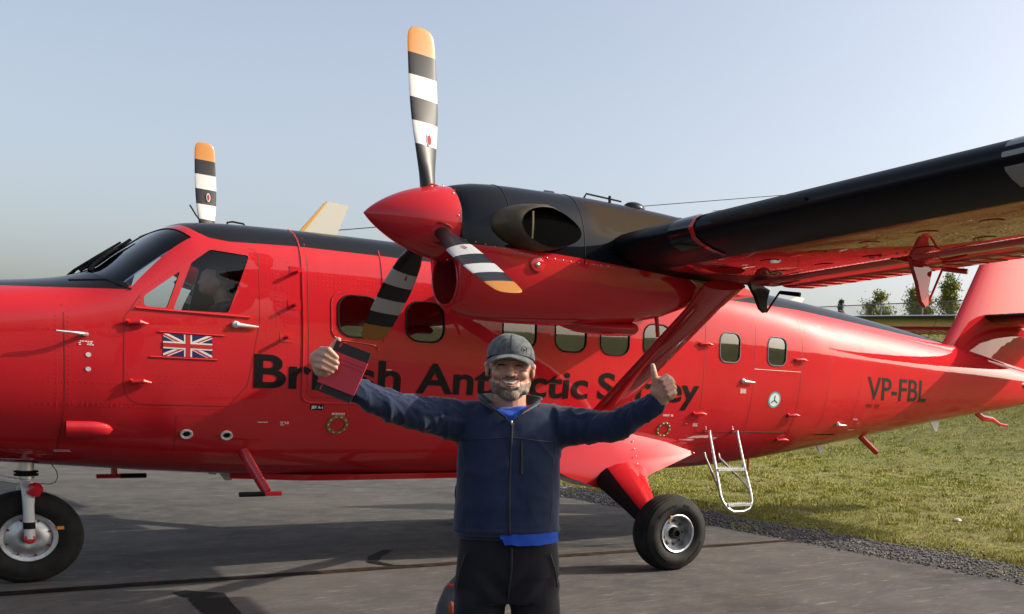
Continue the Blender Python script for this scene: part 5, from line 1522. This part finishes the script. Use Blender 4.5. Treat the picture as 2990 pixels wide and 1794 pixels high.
def jfold(p):
    d = .0022 * noise.noise(p * 11) + .0012 * noise.noise(p * 30)
    if p.x < -.16: d += limb_fold(p, SHL, WRL, 5.5, .0105, 1.1, 3)
    elif p.x > .165: d += limb_fold(p, SHR, WRR, 5.0, .0105, 1.1, 8)
    else:
        k = max(0, 1 - abs(p.z - 1.13) / .14); d += .005 * k * noise.noise(Vector((p.x * 6, p.y * 6, p.z * 22)))
        sx = abs(p.x); q1 = 1 - 2 * abs(noise.noise(Vector((sx * 9 + p.z * 7, sx * 2.5 - p.z * 2.5, 4.2 if p.x > 0 else 9.7)))); d += .0075 * (q1**3 - .25) * max(0, 1 - abs(p.z - 1.32) / .24)
    if p.z < 1.10 and abs(p.x) < .25: d += .006 * math.exp(-((p.z - 1.088) / .012)**2) - .004 * math.exp(-((p.z - 1.068) / .008)**2)
    return d
folds(jme, jfold)
# open the front at the neck
bm = bmesh.new(); bm.from_mesh(jme)
dele = [v for v in bm.verts if (v.co.y < .03 and v.co.z > 1.515 and abs(v.co.x - .006) < .012 + (v.co.z - 1.515) * .95) or (v.co.z > 1.572 and abs(v.co.x) < .105)]
bmesh.ops.delete(bm, geom=dele, context='VERTS')
bm.to_mesh(jme); bm.free()
JV = [v.co.copy() for v in jme.vertices]; JF = [tuple(p.vertices) for p in jme.polygons]
jtree = BVHTree.FromPolygons(JV, JF)
JACKET = madd('jacket', jme, NAVYF)
def front(x, z, off=.001):
    h = jtree.ray_cast(Vector((x, -.6, z)), Vector((0, 1, 0)))[0]
    return (h if h else Vector((x, -.11, z))) + Vector((0, -off, 0))
ZIPM = mat('black_zip', (.010, .011, .016), .5)
mb = MB(); mb.tube([front(.006 + .004 * math.sin(z * 9), z) for z in np.linspace(1.512, 1.072, 40)], .0042, 6); madd('zip', mb.mesh(), ZIPM, JACKET)
mb = MB(); mb.ball(front(.007, 1.506, .005), (.004, .003, .009), 6); madd('zip_pull', mb.mesh(), STEEL, JACKET)
for x0, x1, nm in ((-.19, -.002, 'seam'), (.016, .185, 'seam')):
    mb = MB(); mb.tube([front(x, 1.452 - .02 * abs(x) / .19, .0) for x in np.linspace(x0, x1, 16)], .0022, 5); madd(nm, mb.mesh(), ZIPM, JACKET)
for s in (-1, 1):
    mb = MB(); mb.tube([front(s * (.178 - .02 * math.sin((1.45 - z) * 8)), z, .0) for z in np.linspace(1.44, 1.30, 12)], .002, 5); madd('seam', mb.mesh(), ZIPM, JACKET)
    mb = MB(); mb.tube([front(s * (.150 + .012 * math.sin((z - 1.1) * 10)), z, .0) for z in np.linspace(1.30, 1.09, 14)], .0018, 5); madd('seam', mb.mesh(), ZIPM, JACKET)
mb = MB(); mb.tube([front(.044 + .006 * (1.45 - z), z, .001) for z in np.linspace(1.440, 1.315, 14)], .0042, 6); madd('pocket_zip', mb.mesh(), ZIPM, JACKET)
mb = MB(); mb.tube([front(.034 + .006 * (1.45 - z), z, .0) for z in np.linspace(1.445, 1.310, 14)] + [front(.058, 1.308, 0)], .0018, 5); madd('pocket_seam', mb.mesh(), ZIPM, JACKET)
# stand collar, open, lined in black
CB = [(.010, -.118, 1.514), (.036, -.104, 1.534), (.066, -.080, 1.553), (.092, -.025, 1.563), (.088, .045, 1.570), (.052, .088, 1.577), (0, .100, 1.580)]
CT = [(.024, -.124, 1.526), (.060, -.114, 1.560), (.098, -.082, 1.586), (.119, -.018, 1.600), (.108, .062, 1.606), (.062, .108, 1.611), (0, .118, 1.613)]
def dens(P, n=5):
    P = [Vector(p) for p in P]; P = [Vector((-p.x + .012 * (i == 0), p.y, p.z)) for i, p in enumerate(P)] + [p for p in reversed(P[:-1])]
    out = []
    for i in range(len(P) - 1):
        p0, p1, p2, p3 = P[max(i - 1, 0)], P[i], P[i + 1], P[min(i + 2, len(P) - 1)]
        for k in range(n):
            t = k / n; out.append(.5 * ((2 * p1) + (p2 - p0) * t + (2 * p0 - 5 * p1 + 4 * p2 - p3) * t * t + (3 * p1 - p0 - 3 * p2 + p3) * t**3))
    return out + [P[-1]]
b0, t0 = dens(CB), dens(CT)
mid = [(p.lerp(q, .5)) * 1.0 for p, q in zip(b0, t0)]
def inw(p, d): v = Vector((-p.x, .012 - p.y, 0)); return p + v.normalized() * d
mb = MB(); mb.loft([b0, [inw(p, -.005) for p in mid], t0], False, False, closed=False); madd('collar', mb.mesh(fix=False), NAVYF, JACKET)
mb = MB(); mb.loft([[inw(p, .007) for p in b0], [inw(p, .005) for p in mid], [inw(p, .003) + Vector((0, 0, -.0005)) for p in t0]], False, False, closed=False); madd('collar_lining', mb.mesh(fix=False), LINING, JACKET)
mb = MB(); mb.tube(t0, .0028, 6); madd('collar_piping', mb.mesh(), NAVYF, JACKET)
for s in (-1, 1):
    P = [Vector((.006 + s * .006, -.123, 1.512)), Vector((.006 + s * .020, -.1215, 1.524)), Vector((s * .040, -.115, 1.542)), Vector((s * .062, -.098, 1.562)), Vector((s * .080, -.070, 1.578))]
    mb = MB(); mb.tube(P, [.0028, .004, .0045, .004, .002], 6); madd('zip_edge', mb.mesh(), ZIPM, JACKET)
# shirt: chest seen in the open neck, tail below the hem
sh = MB()
eloft(sh, [(1.03, .165, -.125, .11, 0), (1.25, .168, -.12, .115, 0), (1.45, .165, -.108, .108, 0), (1.52, .14, -.090, .10, 0), (1.553, .092, -.070, .09, 0), (1.566, .075, -.060, .082, 0)], 32)
sme = remesh(sh.mesh(), .007, 4); folds(sme, lambda p: .004 * math.sin(p.z * 120 + p.x * 40) * max(0, min(1, (p.z - 1.50) / .03)) + .002 * noise.noise(p * 20))
SHIRT = madd('t_shirt', sme, ROYAL)
mb = MB(); mb.tube([Vector((.078 * math.cos(a), .012 + .072 * math.sin(a), 1.566 - .012 * max(0, -math.sin(a)))) for a in np.linspace(0, 2 * math.pi, 30)], .005, 6, cap=False); madd('neckband', mb.mesh(), ROYAL, SHIRT)
V = []; Fc = []
for i, x in enumerate(np.linspace(-.030, .186, 28)):
    yb = -.146 * math.sqrt(max(0, 1 - (abs(x) / .205)**2.6)) - .010
    zb = 1.047 - .008 * math.sin((x + .03) * 14) + .004 * noise.noise(Vector((x * 40, 0, 0))) + (.020 if i < 2 else 0)
    for k in range(4): V.append((x, yb - .006 * k / 3 - .005 * noise.noise(Vector((x * 25, k * .7, 3))), 1.085 + (zb - 1.085) * k / 3))
    if i:
        for k in range(3): a = 4 * i + k; Fc.append((a - 4, a, a + 1, a - 3))
madd('shirt_tail', mesh_from(V, Fc), ROYAL, SHIRT)

# trousers and shoes ----------------------------------------------------------------
tr = MB()
eloft(tr, [(.80, .185, -.105, .135, 0), (.90, .197, -.125, .140, 0), (1.0, .188, -.130, .130, 0), (1.09, .178, -.125, .12, 0)], 32, 2.5)
for s in (-1, 1):
    cap(tr, [(s * .098, .012, .88), (s * .106, .006, .72), (s * .108, .0, .50), (s * .110, .015, .28), (s * .112, .03, .10)], [.100, .096, .080, .070, .066], 22)
tme = remesh(tr.mesh(), .008, 5)
def tfold(p):
    d = .003 * noise.noise(p * 9)
    if p.z < .9: d += .006 * math.sin(p.z * 30 + p.x * 22 * (1 if p.x > 0 else -1) + 3 * noise.noise(p * 6)) * (.4 + noise.noise(p * 5))
    if .78 < p.z < .98 and p.y < 0: d += .007 * math.sin(abs(p.x) * 55 - p.z * 40) * max(0, 1 - abs(p.z - .86) / .1)
    return d
folds(tme, tfold)
TROU = madd('trousers', tme, PANTS)
TV = [v.co.copy() for v in tme.vertices]
mb = MB(); mb.tube([(.012, -.137, 1.03), (.012, -.136, .95), (.004, -.122, .87), (.0, -.10, .815)], .0045, 6); madd('fly_seam', mb.mesh(), ZIPM, TROU)
for s in (-1, 1):
    mb = MB(); mb.tube([(s * .155, -.10, 1.0), (s * .176, -.08, .93), (s * .186, -.06, .86)], .004, 6); madd('pocket_zip', mb.mesh(), ZIPM, TROU)
    mb = MB(); RG = []
    for x, w, h in ((.10, .03, .05), (.06, .042, .09), (0, .045, .10), (-.08, .05, .075), (-.15, .045, .055), (-.185, .025, .03)):
        RG.append([(s * .118 + w * math.cos(a), x, max(.0, h * .5 + h * .5 * math.sin(a))) for a in np.linspace(0, 2 * math.pi, 16, endpoint=False)])
    mb.loft(RG); madd('shoe', mb.mesh(), MBLK)

# cap --------------------------------------------------------------------------------
cp = MB(); RG = []
for k in range(13):
    a = math.pi / 2 * k / 12; r = math.cos(a)
    RG.append([((.0885 * r) * math.cos(b) + .001, .006 + .107 * r * math.sin(b), 1.756 - .014 * math.sin(b) * r + .089 * math.sin(a)**.92) for b in np.linspace(0, 2 * math.pi, 48, endpoint=False)])
RG[-1] = [(.001 + .003 * math.cos(b), .006 + .003 * math.sin(b), 1.845) for b in np.linspace(0, 2 * math.pi, 48, endpoint=False)]
RG.insert(0, [((.088) * math.cos(b) + .001, .006 + .1065 * math.sin(b), 1.744 - .022 * math.sin(b)) for b in np.linspace(0, 2 * math.pi, 48, endpoint=False)])
cp.loft(RG, False, True); cme = cp.mesh(sharp=60); folds(cme, lambda p: .0028 * noise.noise(p * 26) + .0022 * noise.noise(p * 55))
ctree = BVHTree.FromPolygons([v.co.copy() for v in cme.vertices], [tuple(p.vertices) for p in cme.polygons])
CAPO = madd('cap', cme, CAPM)
V = []; Fc = []; nb, nr = 25, 7
for lay in (0, 1):
    for i in range(nb):
        a = math.radians(-90 - 72 + 144 * i / (nb - 1)); ca, sa = math.cos(a), math.sin(a)
        for j in range(nr):
            f_ = j / (nr - 1); x = .001 + (.088 + .004 * f_) * ca; y0 = .006 + .106 * sa
            ext = .068 * max(0, -sa)**.55 if -sa > 0 else 0
            y = y0 - ext * f_; x *= 1 + .02 * f_
            z = 1.766 - .012 * (1 - max(0, -sa)) - .20 * f_ * ext - 3.6 * x * x * (.55 + .45 * f_) - lay * .005
            V.append((x, y, z))
o_ = nb * nr
for i in range(nb - 1):
    for j in range(nr - 1):
        a = i * nr + j; Fc.append((a, a + 1, a + nr + 1, a + nr)); a += o_; Fc.append((a, a + nr, a + nr + 1, a + 1))
for i in range(nb - 1):
    a = i * nr + nr - 1; Fc.append((a, a + o_, a + o_ + nr, a + nr))
madd('brim', mesh_from(V, Fc, True, 50), CAPM, CAPO)
def captop(x, z):
    r = math.sqrt(max(0, 1 - ((z - 1.752) / .092)**2)) if z > 1.752 else 1
    h = ctree.ray_cast(Vector((x, -.5, z)), Vector((0, 1, 0)))[0]; return (h if h else Vector((x, -.1, z))) + Vector((0, -.001, 0))
mb = MB(); mb.tube([captop(.004, z) for z in np.linspace(1.765, 1.838, 14)], .0022, 5); madd('stitched_seam', mb.mesh(), mat('cap_thread', (.035, .042, .050), .9), CAPO)
mb = MB(); mb.tube([captop(.050 + .010 * math.cos(a), 1.786 + .011 * math.sin(a)) for a in np.linspace(-.6, 3.8, 12)], .0016, 5); mb.tube([captop(.047, 1.775), captop(.049, 1.790), captop(.053, 1.781), captop(.057, 1.790), captop(.058, 1.776)], .0015, 5); madd('embroidered_logo', mb.mesh(), mat('cap_thread_dark', (.02, .024, .03), .9), CAPO)

# the wallet he holds ---------------------------------------------------------------
WAL = empty('document_wallet', MW @ Q(-.589, 1.67, .34)); tag(WAL, 'flat red wallet with black end bands held up in the man\'s hand', 'wallet')
WRED = mat('red_leather', (.40, .020, .040), .55); t = NT(WRED); t.bump(t.noise(120, 3), .2, .002)
WBLK = mat('black_elastic', (.008, .008, .010), .7)
c4 = [Q(-.688, 1.601, dW), Q(-.566, 1.554, dW), Q(-.491, 1.741, dW), Q(-.610, 1.786, dW)]
def wpt(u, v, d): return c4[0] + (c4[1] - c4[0]) * u + (c4[3] - c4[0]) * v + (c4[2] - c4[1] - c4[3] + c4[0]) * u * v + Vector((0, d, 0))
def slab(u0, u1, v0, v1, d0, d1, name, m):
    mb = MB(); P = rpoly([(u0, v0), (u1, v0), (u1, v1), (u0, v1)], .02, 3)
    mb.loft([[wpt(p.x, p.y, d0) for p in P], [wpt(p.x, p.y, d1) for p in P]]); madd(name, mb.mesh(sharp=40), m, WAL)
slab(0, .98, 0, 1, -.004, .004, 'back_cover', WBLK)
slab(-.015, 1.0, .155, .80, -.010, .007, 'red_panel', WRED)
slab(-.012, .995, .62, .625, -.0112, -.009, 'stitch_line', mat('red_stitch', (.25, .01, .02), .7))
slab(-.012, .995, .70, .705, -.0112, -.009, 'stitch_line', bpy.data.materials['red_stitch'])
slab(.12, .16, .04, .14, -.0055, -.003, 'red_mark', WRED); slab(.12, .17, .90, .985, -.0055, -.003, 'red_mark', WRED)

# the backpack behind his leg --------------------------------------------------------
BPX = Vector((4.13, -3.10, 0))
BP = empty('backpack', BPX, MROT); tag(BP, 'grey backpack with a red strap standing on the apron behind the man\'s leg', 'backpack')
BW = Matrix.Translation(BPX) @ Matrix.Rotation(MROT, 4, 'Z') @ Matrix.Scale(.82, 4)
GREYF = cloth('grey_nylon', (.045, .050, .055), (.085, .09, .095), 200)
PURP = cloth('violet_grey_nylon', (.050, .045, .075), (.075, .068, .105), 200)
mb = MB(); eloft(mb, [(.0, .15, -.10, .09, -.06), (.03, .17, -.12, .10, -.06), (.18, .165, -.12, .10, -.035), (.32, .15, -.11, .09, .0), (.42, .11, -.085, .07, .05), (.475, .055, -.045, .05, .085), (.49, .02, -.02, .02, .10)], 28, 2.6)
me = mb.mesh(); folds(me, lambda p: .008 * noise.noise(p * 12)); me.transform(BW); add('pack', me, GREYF, BP)
mb = MB(); eloft(mb, [(.02, .07, -.10, .06, .07), (.16, .075, -.105, .06, .085), (.32, .055, -.09, .05, .10), (.44, .02, -.05, .03, .115)], 20, 2.4); me = mb.mesh(); me.transform(BW); add('side_pocket', me, PURP, BP)
def bp_strap(z, x0, x1, name, m, w=.014):
    mb = MB(); mb.tube([(x0 + (x1 - x0) * k / 8, -.115 - .022 * math.sin(math.pi * k / 8), z - .02 * (k / 8)) for k in range(9)], w, 6, flat=.4); me = mb.mesh(); me.transform(BW); add(name, me, m, BP)
bp_strap(.36, -.12, .09, 'red_strap', FLAGR)
mb = MB(); mb.tube([(.10, -.01, .48), (.115, -.01, .505), (.125, -.01, .53)], .008, 6); me = mb.mesh(); me.transform(BW); add('haul_loop', me, SEAL, BP)
mb = MB(); mb.ball((-.085, -.105, .17), (.035, .030, .06), 10); me = mb.mesh(); me.transform(BW); add('front_pocket', me, mat('orange_nylon', (.26, .06, .025), .8), BP)

# ------------------------------------------------------------------ pilot in the left seat
PIL = empty('person', (3.42, -.45, 1.58)); tag(PIL, 'pilot in a dark shirt with epaulettes sitting behind the cockpit side window', 'person')
pb = MB()
pb.ball((3.30, -.47, 2.36), (.098, .076, .092), 12); pb.ball((3.27, -.47, 2.315), (.078, .068, .085), 12); pb.ball((3.225, -.47, 2.275), (.035, .04, .035), 8)
cap(pb, [(3.215, -.47, 2.35), (3.195, -.47, 2.325)], [.012, .015], 8); cap(pb, [(3.33, -.47, 2.28), (3.37, -.46, 2.18)], [.058, .062], 12)
for s in (-1, 1): pb.ball((3.305, -.47 + s * .078, 2.33), (.022, .010, .032), 8)
cap(pb, [(3.40, -.46, 2.08), (3.40, -.46, 1.62)], [.14, .14], 14)
for s in (-1, 1):
    sh_, el_, ha = Vector((3.38, -.46 + s * .18, 2.10)), Vector((3.24, -.46 + s * .25, 1.92)), Vector((2.98, -.47 + s * .18, 2.05 - .02))
    cap(pb, [sh_, el_], [.055, .045], 10); cap(pb, [el_, ha], [.042, .030], 10)
    pb.ball(ha + Vector((-.05, 0, -.005)), (.05, .035, .025), 8)
    for k in range(4): cap(pb, [ha + Vector((-.08, -.024 + .016 * k, 0)), ha + Vector((-.11, -.024 + .016 * k, -.01)), ha + Vector((-.115, -.024 + .016 * k, -.03))], [.009, .008, .007], 6)
    cap(pb, [ha + Vector((-.04, s * -.03, .0)), ha + Vector((-.08, s * -.045, .01))], [.011, .008], 6)
    cap(pb, [(3.36, -.46 + s * .1, 1.66), (2.92, -.46 + s * .12, 1.64), (2.80, -.46 + s * .12, 1.25)], [.085, .07, .05], 10)
pme = remesh(pb.mesh(), .007, 3); add('body', pme, SKIN, PIL)
ps = MB()
cap(ps, [(3.41, -.46, 2.06), (3.41, -.46, 1.60)], [.165, .165], 16); cap(ps, [(3.40, -.60, 2.10), (3.40, -.32, 2.10)], [.085, .085], 14); cap(ps, [(3.38, -.47, 2.16), (3.40, -.46, 2.10)], [.07, .09], 12)
for s in (-1, 1): cap(ps, [Vector((3.39, -.46 + s * .17, 2.11)), Vector((3.25, -.46 + s * .25, 1.94))], [.075, .062], 12)
sme = remesh(ps.mesh(), .01, 4); folds(sme, lambda p: .006 * noise.noise(p * 12)); add('shirt', sme, cloth('pilot_shirt', (.020, .024, .030), (.034, .040, .048), 200), PIL)
ph = MB(); ph.ball((3.318, -.47, 2.385), (.090, .080, .080), 10); 
ph.v = [p for p in ph.v]; hme = ph.mesh(); bm = bmesh.new(); bm.from_mesh(hme); bmesh.ops.delete(bm, geom=[v for v in bm.verts if v.co.z < 2.33 or (v.co.x < 3.27 and v.co.z < 2.42)], context='VERTS'); bm.to_mesh(hme); bm.free()
add('hair', hme, mat('pilot_hair', (.10, .075, .055), .8), PIL)
for k in range(3):
    mb = MB(); mb.box((3.395 + .022 * k, -.645, 2.172), (3.405 + .022 * k, -.575, 2.182)); add('epaulette_bar', mb.mesh(False), YEL, PIL)
